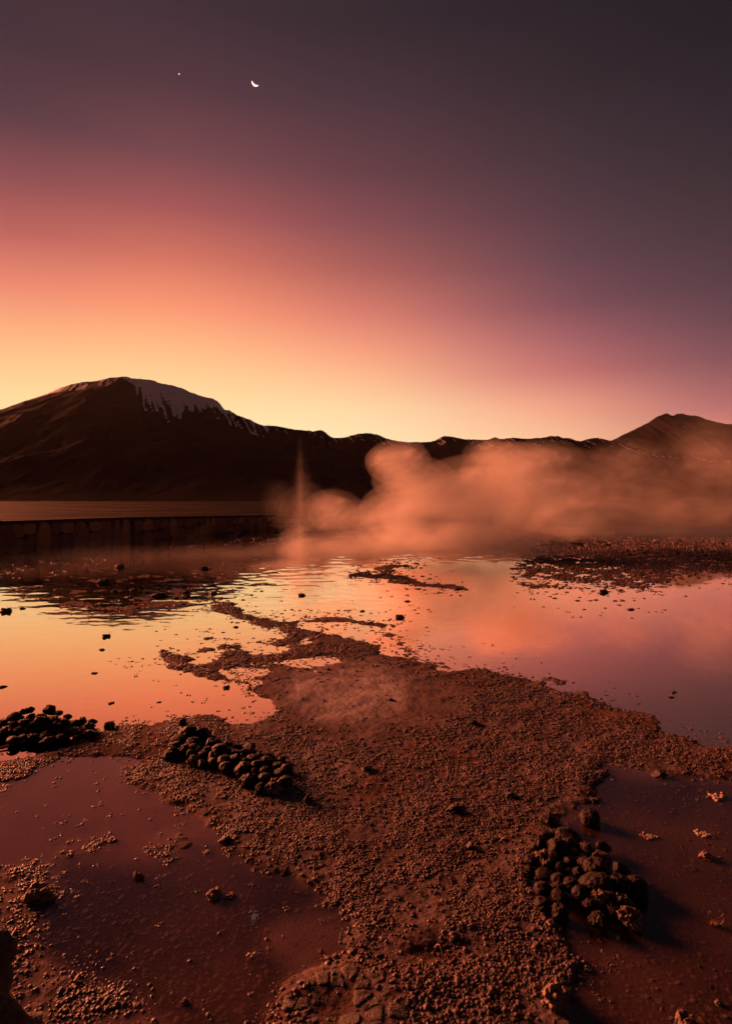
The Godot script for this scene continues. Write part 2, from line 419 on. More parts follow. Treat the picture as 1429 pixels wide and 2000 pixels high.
	lay(land, 1.3, [Vector2(-0.98, 7.12), Vector2(-0.62, 7.18), Vector2(-0.26, 7.18), Vector2(0.01, 7.00), Vector2(0.43, 6.77), Vector2(0.42, 6.66), Vector2(0.01, 6.80), Vector2(-0.25, 6.97), Vector2(-0.61, 6.97), Vector2(-0.95, 6.91)])  # ridge or islet
	lay(land, 1.3, [Vector2(1.38, 4.84), Vector2(1.50, 4.83), Vector2(1.67, 4.68), Vector2(1.63, 4.59), Vector2(1.50, 4.70)])  # ridge or islet
	lay(land, 1.3, [Vector2(-2.59, 7.89), Vector2(-2.47, 8.20), Vector2(-2.14, 8.54), Vector2(-1.92, 8.20), Vector2(-2.10, 7.93), Vector2(-2.36, 7.82)])  # ridge or islet
	lay(land, 1.3, [Vector2(-0.40, 11.89), Vector2(0.01, 11.73), Vector2(0.75, 10.95), Vector2(0.99, 10.41), Vector2(1.32, 10.09), Vector2(1.77, 9.79), Vector2(1.72, 9.51), Vector2(1.26, 9.62), Vector2(0.78, 10.15), Vector2(0.25, 10.88), Vector2(-0.24, 11.10)])  # ridge or islet
	lay(land, 1.3, [Vector2(0.23, 12.33), Vector2(0.72, 13.21), Vector2(1.34, 13.43), Vector2(1.28, 12.91), Vector2(0.68, 12.52), Vector2(0.27, 11.73)])  # ridge or islet
	lay(land, 1.3, [Vector2(2.69, 10.28), Vector2(2.90, 10.21), Vector2(3.40, 9.91), Vector2(3.45, 9.62), Vector2(2.77, 9.74)])  # ridge or islet
	lay(land, 1.3, [Vector2(-1.86, 7.97), Vector2(-1.43, 7.15), Vector2(-1.13, 6.80), Vector2(-1.14, 6.69), Vector2(-1.45, 7.00), Vector2(-2.01, 7.71), Vector2(-2.05, 7.85)])  # ridge or islet
	lay(land, 0.49, [Vector2(3.35, 13.01), Vector2(4.66, 15.42), Vector2(7.42, 18.92), Vector2(11.26, 21.35), Vector2(24.36, 22.81), Vector2(10.91, 10.21), Vector2(7.39, 11.48), Vector2(6.37, 11.48), Vector2(4.90, 9.62), Vector2(4.16, 9.51), Vector2(3.78, 10.34), Vector2(3.06, 11.10)])  # flat by the far shore
	lay(land, 0.39, [Vector2(-6.84, 11.25), Vector2(-6.03, 13.01), Vector2(-3.74, 14.11), Vector2(-1.74, 12.52), Vector2(-1.76, 9.10), Vector2(-2.29, 7.82), Vector2(-3.68, 7.24), Vector2(-5.09, 8.63)])  # mottled shallows
	lay(land, 0.5, [Vector2(-4.14, 7.60), Vector2(-3.40, 8.12), Vector2(-2.50, 8.28), Vector2(-2.29, 7.82), Vector2(-2.86, 7.30), Vector2(-3.70, 7.27)])  # shoal
	lay(land, 0.5, [Vector2(-9.95, 10.88), Vector2(-8.18, 12.71), Vector2(-6.83, 14.73), Vector2(-6.23, 13.99), Vector2(-7.39, 11.48)])  # shoal
	lay(land, 0.5, [Vector2(-6.48, 18.71), Vector2(-3.86, 27.75), Vector2(-2.05, 24.13), Vector2(-4.96, 19.36), Vector2(-5.85, 17.34)])  # shoal
	lay(land, 0.5, [Vector2(-3.72, 11.98), Vector2(-3.38, 13.65), Vector2(-2.83, 13.11), Vector2(-3.16, 11.89)])  # shoal
	lay(land, 0.5, [Vector2(-6.20, 9.62), Vector2(-5.36, 9.10), Vector2(-4.27, 8.54), Vector2(-4.21, 8.28), Vector2(-5.24, 8.63)])  # shoal
	lay(land, 0.2, [Vector2(-1.30, 2.34), Vector2(-0.88, 2.37), Vector2(-0.67, 2.51), Vector2(-0.60, 2.44), Vector2(-0.45, 2.34), Vector2(-0.28, 2.26), Vector2(-0.17, 2.15), Vector2(-0.07, 2.09), Vector2(-0.06, 1.94), Vector2(-0.07, 1.86), Vector2(-0.23, 1.79), Vector2(-0.27, 1.76), Vector2(-0.27, 1.54), Vector2(-0.41, 1.55), Vector2(-0.65, 1.68), Vector2(-0.92, 1.80), Vector2(-1.06, 1.89), Vector2(-1.16, 1.95), Vector2(-1.12, 2.02), Vector2(-1.18, 2.16), Vector2(-1.21, 2.29)])  # muddy bed
	lay(land, 0.3, [Vector2(1.27, 3.15), Vector2(1.97, 3.07), Vector2(4.04, 2.83), Vector2(1.47, 1.03), Vector2(0.54, 1.03), Vector2(0.61, 1.63), Vector2(0.70, 1.84), Vector2(0.67, 2.04), Vector2(0.65, 2.18), Vector2(0.70, 2.34), Vector2(0.82, 2.51), Vector2(0.93, 2.66), Vector2(1.15, 2.86)])  # shallows
	lay(land, 0.5, [Vector2(-2.05, 2.24), Vector2(-1.51, 2.34), Vector2(-1.41, 2.38), Vector2(-1.30, 2.35), Vector2(-1.21, 2.29), Vector2(-1.27, 2.24), Vector2(-1.18, 2.16), Vector2(-1.15, 2.05), Vector2(-1.12, 2.02), Vector2(-1.16, 1.95), Vector2(-1.06, 1.89), Vector2(-0.92, 1.80), Vector2(-0.75, 1.76), Vector2(-0.65, 1.68), Vector2(-0.56, 1.61), Vector2(-0.41, 1.55), Vector2(-0.30, 1.54), Vector2(-0.19, 0.97), Vector2(-1.32, 0.97), Vector2(-2.90, 2.13)])  # near crust
	lay(land, 0.75, [Vector2(-1.32, 2.37), Vector2(-1.30, 2.48), Vector2(-1.19, 2.56), Vector2(-1.12, 2.56), Vector2(-1.10, 2.48), Vector2(-1.16, 2.41), Vector2(-1.26, 2.37)])  # islet
	lay(land, 0.75, [Vector2(-0.92, 2.46), Vector2(-0.90, 2.54), Vector2(-0.79, 2.55), Vector2(-0.77, 2.47), Vector2(-0.82, 2.36)])  # islet
	lay(land, 0.42, [Vector2(-2.36, 5.15), Vector2(-2.32, 5.42), Vector2(-2.06, 5.51), Vector2(-1.86, 5.24), Vector2(-1.78, 4.88), Vector2(-1.93, 4.83), Vector2(-2.17, 4.91)])  # stony shallows
	lay(land, 0.42, [Vector2(0.03, 6.63), Vector2(0.39, 6.53), Vector2(0.72, 5.93), Vector2(0.89, 5.35), Vector2(0.80, 5.06), Vector2(0.59, 5.06), Vector2(0.41, 5.32), Vector2(0.23, 5.64), Vector2(0.16, 5.97)])  # stony shallows
	lay(land, 0.52, [Vector2(0.13, 1.90), Vector2(0.27, 1.93), Vector2(0.37, 1.90), Vector2(0.31, 1.83), Vector2(0.17, 1.83)])  # puddle
	lay(land, 0.36, [Vector2(-0.38, 1.95), Vector2(-0.29, 2.06), Vector2(-0.14, 2.10), Vector2(-0.08, 2.05), Vector2(-0.07, 1.91), Vector2(-0.11, 1.83), Vector2(-0.22, 1.81), Vector2(-0.29, 1.86)])  # puddle
	lay(land, 1.0, [Vector2(-0.26, 1.61), Vector2(-0.27, 1.72), Vector2(-0.23, 1.79), Vector2(-0.11, 1.82), Vector2(0.04, 1.79), Vector2(0.13, 1.69), Vector2(0.12, 1.51), Vector2(-0.21, 1.51)])  # mound
	lay(nodes, 1.0, [Vector2(-2.11, 8.41), Vector2(-1.88, 8.08), Vector2(-1.48, 7.37), Vector2(-1.13, 7.06), Vector2(-0.97, 7.06), Vector2(-0.77, 6.69), Vector2(-0.59, 6.43), Vector2(-0.31, 6.21), Vector2(-0.07, 6.05), Vector2(0.14, 5.88), Vector2(0.15, 5.61), Vector2(0.31, 5.42), Vector2(0.49, 5.17), Vector2(0.59, 5.02), Vector2(0.74, 4.94), Vector2(0.98, 5.03), Vector2(1.16, 4.93), Vector2(1.35, 4.76), Vector2(1.45, 4.59), Vector2(1.58, 4.44), Vector2(1.70, 4.50), Vector2(1.78, 4.46), Vector2(1.68, 4.28), Vector2(1.75, 4.17), Vector2(1.83, 4.09), Vector2(1.98, 4.02), Vector2(1.95, 3.69), Vector2(2.03, 3.55), Vector2(2.09, 3.45), Vector2(2.21, 3.43), Vector2(2.97, 3.34), Vector2(4.55, 3.18), Vector2(4.08, 2.86), Vector2(2.65, 2.98), Vector2(1.99, 3.09), Vector2(1.78, 3.03), Vector2(1.68, 3.07), Vector2(1.62, 3.11), Vector2(1.51, 3.20), Vector2(1.40, 3.25), Vector2(1.32, 3.18), Vector2(1.21, 3.01), Vector2(1.14, 2.86), Vector2(1.02, 2.72), Vector2(0.92, 2.67), Vector2(0.80, 2.51), Vector2(0.68, 2.34), Vector2(0.64, 2.18), Vector2(0.66, 2.04), Vector2(0.69, 1.93), Vector2(0.69, 1.84), Vector2(0.61, 1.71), Vector2(0.59, 1.61), Vector2(0.55, 1.36), Vector2(0.51, 0.97), Vector2(-0.19, 0.97), Vector2(-0.26, 1.48), Vector2(-0.28, 1.65), Vector2(-0.27, 1.76), Vector2(-0.23, 1.79), Vector2(-0.11, 1.82), Vector2(-0.07, 1.86), Vector2(-0.06, 1.94), Vector2(-0.07, 2.09), Vector2(-0.17, 2.15), Vector2(-0.28, 2.26), Vector2(-0.45, 2.34), Vector2(-0.60, 2.44), Vector2(-0.67, 2.57), Vector2(-0.79, 2.67), Vector2(-0.87, 2.77), Vector2(-1.07, 2.86), Vector2(-1.25, 3.01), Vector2(-1.36, 3.13), Vector2(-1.30, 3.18), Vector2(-1.16, 3.26), Vector2(-1.31, 3.27), Vector2(-1.44, 3.34), Vector2(-1.65, 3.35), Vector2(-1.79, 3.25), Vector2(-1.84, 3.10), Vector2(-1.94, 3.01), Vector2(-2.52, 2.76), Vector2(-2.70, 2.96), Vector2(-2.08, 3.23), Vector2(-1.85, 3.38), Vector2(-1.73, 3.51), Vector2(-1.65, 3.79), Vector2(-1.40, 3.85), Vector2(-1.29, 3.90), Vector2(-1.05, 3.95), Vector2(-0.89, 3.84), Vector2(-0.74, 3.85), Vector2(-0.65, 3.94), Vector2(-0.65, 4.07), Vector2(-0.71, 4.22), Vector2(-0.83, 4.37), Vector2(-0.97, 4.50), Vector2(-1.09, 4.72), Vector2(-1.27, 4.76), Vector2(-1.47, 4.87), Vector2(-1.59, 4.96), Vector2(-1.88, 5.27), Vector2(-2.13, 5.78), Vector2(-1.92, 5.62), Vector2(-1.74, 5.41), Vector2(-1.66, 5.44), Vector2(-1.66, 5.27), Vector2(-1.52, 5.20), Vector2(-1.44, 5.22), Vector2(-1.36, 5.48), Vector2(-1.38, 5.68), Vector2(-1.22, 5.64), Vector2(-1.06, 5.50), Vector2(-0.87, 5.53), Vector2(-0.72, 5.68), Vector2(-0.82, 5.93), Vector2(-1.14, 5.88), Vector2(-1.19, 6.01), Vector2(-0.96, 6.10), Vector2(-0.79, 6.19), Vector2(-0.89, 6.43), Vector2(-1.07, 6.69), Vector2(-1.41, 7.06), Vector2(-1.82, 7.82), Vector2(-2.06, 8.20)])  # main crust
	lay(nodes, 0.3, [Vector2(-1.33, 5.06), Vector2(-1.18, 5.15), Vector2(-0.93, 5.29), Vector2(-0.66, 5.41), Vector2(-0.39, 5.53), Vector2(-0.18, 5.25), Vector2(-0.34, 5.03), Vector2(-0.43, 4.99), Vector2(-0.69, 4.99), Vector2(-0.84, 4.94), Vector2(-0.87, 4.72), Vector2(-0.88, 4.54), Vector2(-0.93, 4.57), Vector2(-1.00, 4.72), Vector2(-1.16, 4.87), Vector2(-1.33, 4.96)])  # lagoon
	lay(nodes, 0.1, [Vector2(-0.78, 6.26), Vector2(-0.57, 6.21), Vector2(-0.52, 6.01), Vector2(-0.60, 5.84), Vector2(-0.73, 6.05)])  # spring
	lay(nodes, 1.0, [Vector2(-1.83, 5.70), Vector2(-1.63, 5.76), Vector2(-1.40, 5.70), Vector2(-1.59, 5.61)])  # ridge
	lay(nodes, 1.0, [Vector2(-1.87, 6.17), Vector2(-1.75, 6.26), Vector2(-1.59, 6.14), Vector2(-1.72, 6.05)])  # ridge
	lay(nodes, 1.0, [Vector2(-1.56, 5.88), Vector2(-1.49, 6.01), Vector2(-1.42, 5.97), Vector2(-1.43, 5.84), Vector2(-1.50, 5.74)])  # ridge
	lay(nodes, 1.0, [Vector2(-1.43, 5.84), Vector2(-1.36, 5.93), Vector2(-1.22, 5.80), Vector2(-1.34, 5.72)])  # ridge
	lay(nodes, 1.0, [Vector2(-0.98, 7.12), Vector2(-0.62, 7.18), Vector2(-0.26, 7.18), Vector2(0.01, 7.00), Vector2(0.43, 6.77), Vector2(0.42, 6.66), Vector2(0.01, 6.80), Vector2(-0.25, 6.97), Vector2(-0.61, 6.97), Vector2(-0.95, 6.91)])  # ridge
	lay(nodes, 1.0, [Vector2(1.38, 4.84), Vector2(1.50, 4.83), Vector2(1.67, 4.68), Vector2(1.63, 4.59), Vector2(1.50, 4.70)])  # ridge
	lay(nodes, 1.0, [Vector2(-2.59, 7.89), Vector2(-2.47, 8.20), Vector2(-2.14, 8.54), Vector2(-1.92, 8.20), Vector2(-2.10, 7.93), Vector2(-2.36, 7.82)])  # ridge
	lay(nodes, 1.0, [Vector2(-0.40, 11.89), Vector2(0.01, 11.73), Vector2(0.75, 10.95), Vector2(0.99, 10.41), Vector2(1.32, 10.09), Vector2(1.77, 9.79), Vector2(1.72, 9.51), Vector2(1.26, 9.62), Vector2(0.78, 10.15), Vector2(0.25, 10.88), Vector2(-0.24, 11.10)])  # ridge
	lay(nodes, 1.0, [Vector2(0.23, 12.33), Vector2(0.72, 13.21), Vector2(1.34, 13.43), Vector2(1.28, 12.91), Vector2(0.68, 12.52), Vector2(0.27, 11.73)])  # ridge
	lay(nodes, 1.0, [Vector2(2.69, 10.28), Vector2(2.90, 10.21), Vector2(3.40, 9.91), Vector2(3.45, 9.62), Vector2(2.77, 9.74)])  # ridge
	lay(nodes, 1.0, [Vector2(-1.86, 7.97), Vector2(-1.43, 7.15), Vector2(-1.13, 6.80), Vector2(-1.14, 6.69), Vector2(-1.45, 7.00), Vector2(-2.01, 7.71), Vector2(-2.05, 7.85)])  # ridge
	lay(nodes, 0.7, [Vector2(3.35, 13.01), Vector2(4.66, 15.42), Vector2(7.42, 18.92), Vector2(11.26, 21.35), Vector2(24.36, 22.81), Vector2(10.91, 10.21), Vector2(7.39, 11.48), Vector2(6.37, 11.48), Vector2(4.90, 9.62), Vector2(4.16, 9.51), Vector2(3.78, 10.34), Vector2(3.06, 11.10)])  # far flat
	lay(nodes, 0.22, [Vector2(-4.14, 7.60), Vector2(-3.40, 8.12), Vector2(-2.50, 8.28), Vector2(-2.29, 7.82), Vector2(-2.86, 7.30), Vector2(-3.70, 7.27)])  # shoal
	lay(nodes, 0.22, [Vector2(-9.95, 10.88), Vector2(-8.18, 12.71), Vector2(-6.83, 14.73), Vector2(-6.23, 13.99), Vector2(-7.39, 11.48)])  # shoal
	lay(nodes, 0.22, [Vector2(-6.48, 18.71), Vector2(-3.86, 27.75), Vector2(-2.05, 24.13), Vector2(-4.96, 19.36), Vector2(-5.85, 17.34)])  # shoal
	lay(nodes, 0.22, [Vector2(-3.72, 11.98), Vector2(-3.38, 13.65), Vector2(-2.83, 13.11), Vector2(-3.16, 11.89)])  # shoal
	lay(nodes, 0.22, [Vector2(-6.20, 9.62), Vector2(-5.36, 9.10), Vector2(-4.27, 8.54), Vector2(-4.21, 8.28), Vector2(-5.24, 8.63)])  # shoal
	lay(nodes, 0.08, [Vector2(-1.30, 2.34), Vector2(-0.88, 2.37), Vector2(-0.67, 2.51), Vector2(-0.60, 2.44), Vector2(-0.45, 2.34), Vector2(-0.28, 2.26), Vector2(-0.17, 2.15), Vector2(-0.07, 2.09), Vector2(-0.06, 1.94), Vector2(-0.07, 1.86), Vector2(-0.23, 1.79), Vector2(-0.27, 1.76), Vector2(-0.27, 1.54), Vector2(-0.41, 1.55), Vector2(-0.65, 1.68), Vector2(-0.92, 1.80), Vector2(-1.06, 1.89), Vector2(-1.16, 1.95), Vector2(-1.12, 2.02), Vector2(-1.18, 2.16), Vector2(-1.21, 2.29)])  # mud
	lay(nodes, 0.07, [Vector2(-1.90, 2.96), Vector2(-1.81, 3.07), Vector2(-1.59, 3.30), Vector2(-1.33, 3.25), Vector2(-1.33, 3.11), Vector2(-0.98, 2.83), Vector2(-0.82, 2.67), Vector2(-0.90, 2.53), Vector2(-1.20, 2.59), Vector2(-1.32, 2.37), Vector2(-1.51, 2.35), Vector2(-2.06, 2.26), Vector2(-2.48, 2.72)])  # pool
	lay(nodes, 0.75, [Vector2(-2.05, 2.24), Vector2(-1.51, 2.34), Vector2(-1.41, 2.38), Vector2(-1.30, 2.35), Vector2(-1.21, 2.29), Vector2(-1.27, 2.24), Vector2(-1.18, 2.16), Vector2(-1.15, 2.05), Vector2(-1.12, 2.02), Vector2(-1.16, 1.95), Vector2(-1.06, 1.89), Vector2(-0.92, 1.80), Vector2(-0.75, 1.76), Vector2(-0.65, 1.68), Vector2(-0.56, 1.61), Vector2(-0.41, 1.55), Vector2(-0.30, 1.54), Vector2(-0.19, 0.97), Vector2(-1.32, 0.97), Vector2(-2.90, 2.13)])  # near crust
	lay(nodes, 0.8, [Vector2(-1.32, 2.37), Vector2(-1.30, 2.48), Vector2(-1.19, 2.56), Vector2(-1.12, 2.56), Vector2(-1.10, 2.48), Vector2(-1.16, 2.41), Vector2(-1.26, 2.37)])  # islet
	lay(nodes, 0.8, [Vector2(-0.92, 2.46), Vector2(-0.90, 2.54), Vector2(-0.79, 2.55), Vector2(-0.77, 2.47), Vector2(-0.82, 2.36)])  # islet
	lay(nodes, 0.3, [Vector2(-2.36, 5.15), Vector2(-2.32, 5.42), Vector2(-2.06, 5.51), Vector2(-1.86, 5.24), Vector2(-1.78, 4.88), Vector2(-1.93, 4.83), Vector2(-2.17, 4.91)])  # stony shallows
	lay(nodes, 0.3, [Vector2(0.03, 6.63), Vector2(0.39, 6.53), Vector2(0.72, 5.93), Vector2(0.89, 5.35), Vector2(0.80, 5.06), Vector2(0.59, 5.06), Vector2(0.41, 5.32), Vector2(0.23, 5.64), Vector2(0.16, 5.97)])  # stony shallows
	lay(nodes, 0.08, [Vector2(-0.85, 4.52), Vector2(-0.71, 5.08), Vector2(-0.12, 5.64), Vector2(0.40, 5.15), Vector2(0.79, 4.72), Vector2(0.80, 4.13), Vector2(0.55, 3.68), Vector2(0.14, 3.52), Vector2(-0.24, 3.52), Vector2(-0.52, 3.76), Vector2(-0.64, 3.94)])  # smooth crust
	lay(nodes, 0.2, [Vector2(-0.13, 1.86), Vector2(0.01, 2.02), Vector2(0.14, 2.10), Vector2(0.31, 2.05), Vector2(0.31, 1.94), Vector2(0.15, 1.91), Vector2(0.08, 1.84)])  # brown crust
	lay(nodes, 0.08, [Vector2(0.13, 1.90), Vector2(0.27, 1.93), Vector2(0.37, 1.90), Vector2(0.31, 1.83), Vector2(0.17, 1.83)])  # puddle
	lay(nodes, 0.06, [Vector2(-0.38, 1.95), Vector2(-0.29, 2.06), Vector2(-0.14, 2.10), Vector2(-0.08, 2.05), Vector2(-0.07, 1.91), Vector2(-0.11, 1.83), Vector2(-0.22, 1.81), Vector2(-0.29, 1.86)])  # puddle
	lay(nodes, 0.35, [Vector2(-0.26, 1.61), Vector2(-0.27, 1.72), Vector2(-0.23, 1.79), Vector2(-0.11, 1.82), Vector2(0.04, 1.79), Vector2(0.13, 1.69), Vector2(0.12, 1.51), Vector2(-0.21, 1.51)])  # mound
	lay(nodes, 0.22, [Vector2(0.67, 2.02), Vector2(0.77, 1.95), Vector2(0.89, 1.89), Vector2(0.86, 1.75), Vector2(0.71, 1.63), Vector2(0.59, 1.61), Vector2(0.61, 1.71), Vector2(0.69, 1.84)])  # scatter
	lay(nodes, 0.12, [Vector2(1.42, 5.15), Vector2(1.70, 4.65), Vector2(2.06, 4.35), Vector2(2.13, 3.85), Vector2(2.37, 3.68), Vector2(2.20, 3.41), Vector2(1.90, 3.60), Vector2(1.80, 4.03), Vector2(1.55, 4.35)])  # scatter
	lay(pale, 0.85, [Vector2(-0.71, 4.52), Vector2(-0.52, 5.00), Vector2(0.03, 5.15), Vector2(0.36, 4.72), Vector2(0.27, 4.03), Vector2(-0.05, 3.85), Vector2(-0.41, 3.94)])  # pale crust
	lay(pale, 1.0, [Vector2(-0.30, 4.46), Vector2(0.02, 4.65), Vector2(0.26, 4.46), Vector2(0.17, 4.08), Vector2(-0.13, 4.08)])  # paler sinter
	lay(pale, 0.45, [Vector2(-1.10, 3.18), Vector2(-0.81, 3.07), Vector2(-0.40, 2.86), Vector2(-0.32, 3.07), Vector2(-0.40, 3.31), Vector2(-0.24, 3.60), Vector2(-0.04, 3.18), Vector2(-0.23, 2.67), Vector2(-0.65, 2.72)])  # pale apron
	lay(pebbles, 1.0, [Vector2(-1.30, 2.34), Vector2(-0.88, 2.37), Vector2(-0.67, 2.51), Vector2(-0.60, 2.44), Vector2(-0.45, 2.34), Vector2(-0.28, 2.26), Vector2(-0.17, 2.15), Vector2(-0.07, 2.09), Vector2(-0.06, 1.94), Vector2(-0.07, 1.86), Vector2(-0.23, 1.79), Vector2(-0.27, 1.76), Vector2(-0.27, 1.54), Vector2(-0.41, 1.55), Vector2(-0.65, 1.68), Vector2(-0.92, 1.80), Vector2(-1.06, 1.89), Vector2(-1.16, 1.95), Vector2(-1.12, 2.02), Vector2(-1.18, 2.16), Vector2(-1.21, 2.29)])  # muddy bed
	lay(pebbles, 0.15, [Vector2(-0.38, 1.95), Vector2(-0.29, 2.06), Vector2(-0.14, 2.10), Vector2(-0.08, 2.05), Vector2(-0.07, 1.91), Vector2(-0.11, 1.83), Vector2(-0.22, 1.81), Vector2(-0.29, 1.86)])  # puddle
	lay(pebbles, 0.8, [Vector2(1.27, 3.15), Vector2(1.97, 3.07), Vector2(4.04, 2.83), Vector2(1.47, 1.03), Vector2(0.54, 1.03), Vector2(0.61, 1.63), Vector2(0.70, 1.84), Vector2(0.67, 2.04), Vector2(0.65, 2.18), Vector2(0.70, 2.34), Vector2(0.82, 2.51), Vector2(0.93, 2.66), Vector2(1.15, 2.86)])  # shallows
	lay(pebbles, 0.06, [Vector2(-1.90, 2.96), Vector2(-1.81, 3.07), Vector2(-1.59, 3.30), Vector2(-1.33, 3.25), Vector2(-1.33, 3.11), Vector2(-0.98, 2.83), Vector2(-0.82, 2.67), Vector2(-0.90, 2.53), Vector2(-1.20, 2.59), Vector2(-1.32, 2.37), Vector2(-1.51, 2.35), Vector2(-2.06, 2.26), Vector2(-2.48, 2.72)])  # pool

	var tight := soft(land, 2)
	var wide := soft(land, 9)
	land_field = PackedFloat32Array()
	land_field.resize(tight.size())
	for i in tight.size():
		# near shores shelve gently, far ones are kept crisp
		var w := lerpf(0.2, 0.6, smoothstep(2.8, 5.5, 1.0 / ((i / GW + 0.5) * NSTEP)))
		land_field[i] = w * tight[i] + (1.0 - w) * wide[i]
	var close := soft(nodes, 6)
	var spread := soft(nodes, 24)
	node_field = PackedFloat32Array()
	node_field.resize(close.size())
	for i in close.size():
		node_field[i] = maxf(0.0, 0.55 * close[i] + 0.45 * spread[i])
	pale_field = soft(pale, 12)
	pebble_field = soft(pebbles, 10)


func field(f: PackedFloat32Array, x: float, d: float) -> float:
	var gx := clampf((x / d - B0) / BSTEP - 0.5, 0.0, GW - 1.001)
	var gy := clampf(1.0 / d / NSTEP - 0.5, 0.0, GH - 1.001)
	var ix := int(gx)
	var iy := int(gy)
	var fx := gx - ix
	var fy := gy - iy
	var i := iy * GW + ix
	return lerpf(lerpf(f[i], f[i + 1], fx), lerpf(f[i + GW], f[i + GW + 1], fx), fy)


func height(x: float, d: float) -> float:
	var l := field(land_field, x + warp.get_noise_2d(x * 4.0 / d, 30.0 + 8.0 * log(d)) * 0.022 * d, d + warp.get_noise_2d(x * 4.0 / d + 70.0, 8.0 * log(d)) * 0.022 * d)
	var far := clampf((d - 6.0) / 20.0, 0.0, 1.0)
	var n := coarse.get_noise_2d(x * lerpf(1.0, 0.35, far), d)
	var dry := smoothstep(0.32, 0.62, l)
	var inland := smoothstep(0.72, 0.95, l)
	var h := (l - 0.5) * lerpf(0.02, 0.045, far) + n * (0.004 + 0.006 * dry + 0.024 * far)
	h += (shore.get_noise_2d(x, d) * 0.008 * (1.0 - 0.6 * inland) + fine.get_noise_2d(x, d) * 0.003) * (0.06 + 0.94 * dry)
	var mx := (x + 0.075) / 0.24
	var md := (d - 1.66) / 0.2
	var m := mx * mx + md * md
	if m < 1.0:
		h += 0.016 * (1.0 - m) - 0.02 * exp(-m * 7.0)
	for heap in mounds:
		if (heap[0] as Rect2).has_point(Vector2(x, d)):
			var up := 0.0
			for s: Vector3 in heap[1]:
				var q := ((x - s.x) * (x - s.x) + (d - s.y) * (d - s.y)) / 0.004
				if q < 4.0:
					up = maxf(up, s.z * exp(-q))
			if up > 0.003:
				h = maxf(h, up)
	return h


func steps_of_nearness() -> PackedFloat32Array:
	# distances of the rows, nearest first
	var out := PackedFloat32Array()
	var q := 1850.0
	while q > 0.45:
		out.append(1665.0 / q)
		q -= 9.0 if q > 1080.0 else 3.0 if q > 66.0 else maxf(q * 0.05, 0.06)
	return out


func bearings() -> PackedFloat32Array:
	var out := PackedFloat32Array()
	var b := -1.3
	while b < 1.3:
		out.append(b)
		b += 0.0027 if absf(b) < 0.72 else 0.012
	return out


func ground() -> void:
	var ds := steps_of_nearness()
	var bs := bearings()
	var cols := bs.size()
	var rows := ds.size()
	var pos := PackedVector3Array()
	var colors := PackedColorArray()
	pos.resize(cols * rows)
	colors.resize(cols * rows)
	var crust := Color(0.095, 0.073, 0.073)
	var rust := Color(0.09, 0.056, 0.05)
	var pale := Color(0.23, 0.205, 0.22)
	var bed := Color(0.05, 0.033, 0.03)
	var mud := Color(0.022, 0.0145, 0.0135)
	var plain := Color(0.0115, 0.0075, 0.0068)
	for r in rows:
		var d := ds[r]
		for c in cols:
			var x := bs[c] * d
			var h := height(x, d)
			var i := r * cols + c
			pos[i] = Vector3(x, h, -d)
			var t := tint.get_noise_2d(x, d) * 0.5 + 0.5
			var t2 := tint.get_noise_2d(x * 6.0 + 40.0, d * 6.0) * 0.5 + 0.5
			var tone := crust.lerp(rust, smoothstep(0.45, 0.75, t)) * (0.65 + 0.7 * t2)
			tone = tone.lerp(pale * (0.75 + 0.5 * t2), clampf(field(pale_field, x, d) * (0.4 + 0.9 * t2), 0.0, 1.0))
			tone = tone.lerp(bed * (0.8 + 0.4 * t), 1.0 - smoothstep(-0.014, 0.006, h))
			tone = tone.lerp(mud, clampf(field(pebble_field, x, d), 0.0, 1.0))
			if d > 14.0:
				tone = tone.lerp(plain * (0.5 + 2.2 * smoothstep(-0.1, 0.5, streak.get_noise_2d(x * 0.03, d * 0.35 + 9.0))), smoothstep(14.0, 30.0, d))
			colors[i] = Color(tone.r, tone.g, tone.b)
	var m := surface(Color.WHITE, 0.82, bump_texture(5, 0.035, 5), 0.22, 3.0, true)
	m.metallic_specular = 0.04
	var o := mesh_node("ground", grid_mesh(pos, cols, rows, colors), m)
	tag(o, "", "", "", "structure")
	var back := BoxMesh.new()
	back.size = Vector3(60, 0.3, 30)
	var b := mesh_node("ground_behind", back, surface(Color(0.15, 0.1, 0.085), 0.9))
	b.position = Vector3(0, -0.19, 14.1)
	tag(b, "", "", "", "structure")


func water() -> void:
	# the wide mirror pools, heavy with minerals, and the clear shallows on the near side of the crust
	var mirror := StandardMaterial3D.new()
	mirror.albedo_color = Color(0.8, 0.52, 0.33).linear_to_srgb()
	mirror.metallic = 1.0
	mirror.roughness = 0.035
	tag(mesh_node("pool_water", sheet_of_water(false), mirror), "", "", "", "structure")
	var clear := StandardMaterial3D.new()
	clear.transparency = BaseMaterial3D.TRANSPARENCY_ALPHA
	clear.albedo_color = Color(1.0, 1.0, 1.0, 0.27)
	clear.vertex_color_use_as_albedo = true
	clear.roughness = 0.04
	clear.metallic_specular = 0.55
	tag(mesh_node("shallow_water", sheet_of_water(true), clear), "", "", "", "structure")


func meeting(b: float) -> float:
	# nearness at which the two waters meet, under the band of crust
	if b < -0.49:
		return lerpf(510.0, 485.0, clampf((b + 0.644) / 0.154, -2.0, 1.0))
	return lerpf(485.0, 508.0, clampf((b + 0.3) / 0.95, 0.0, 1.3))


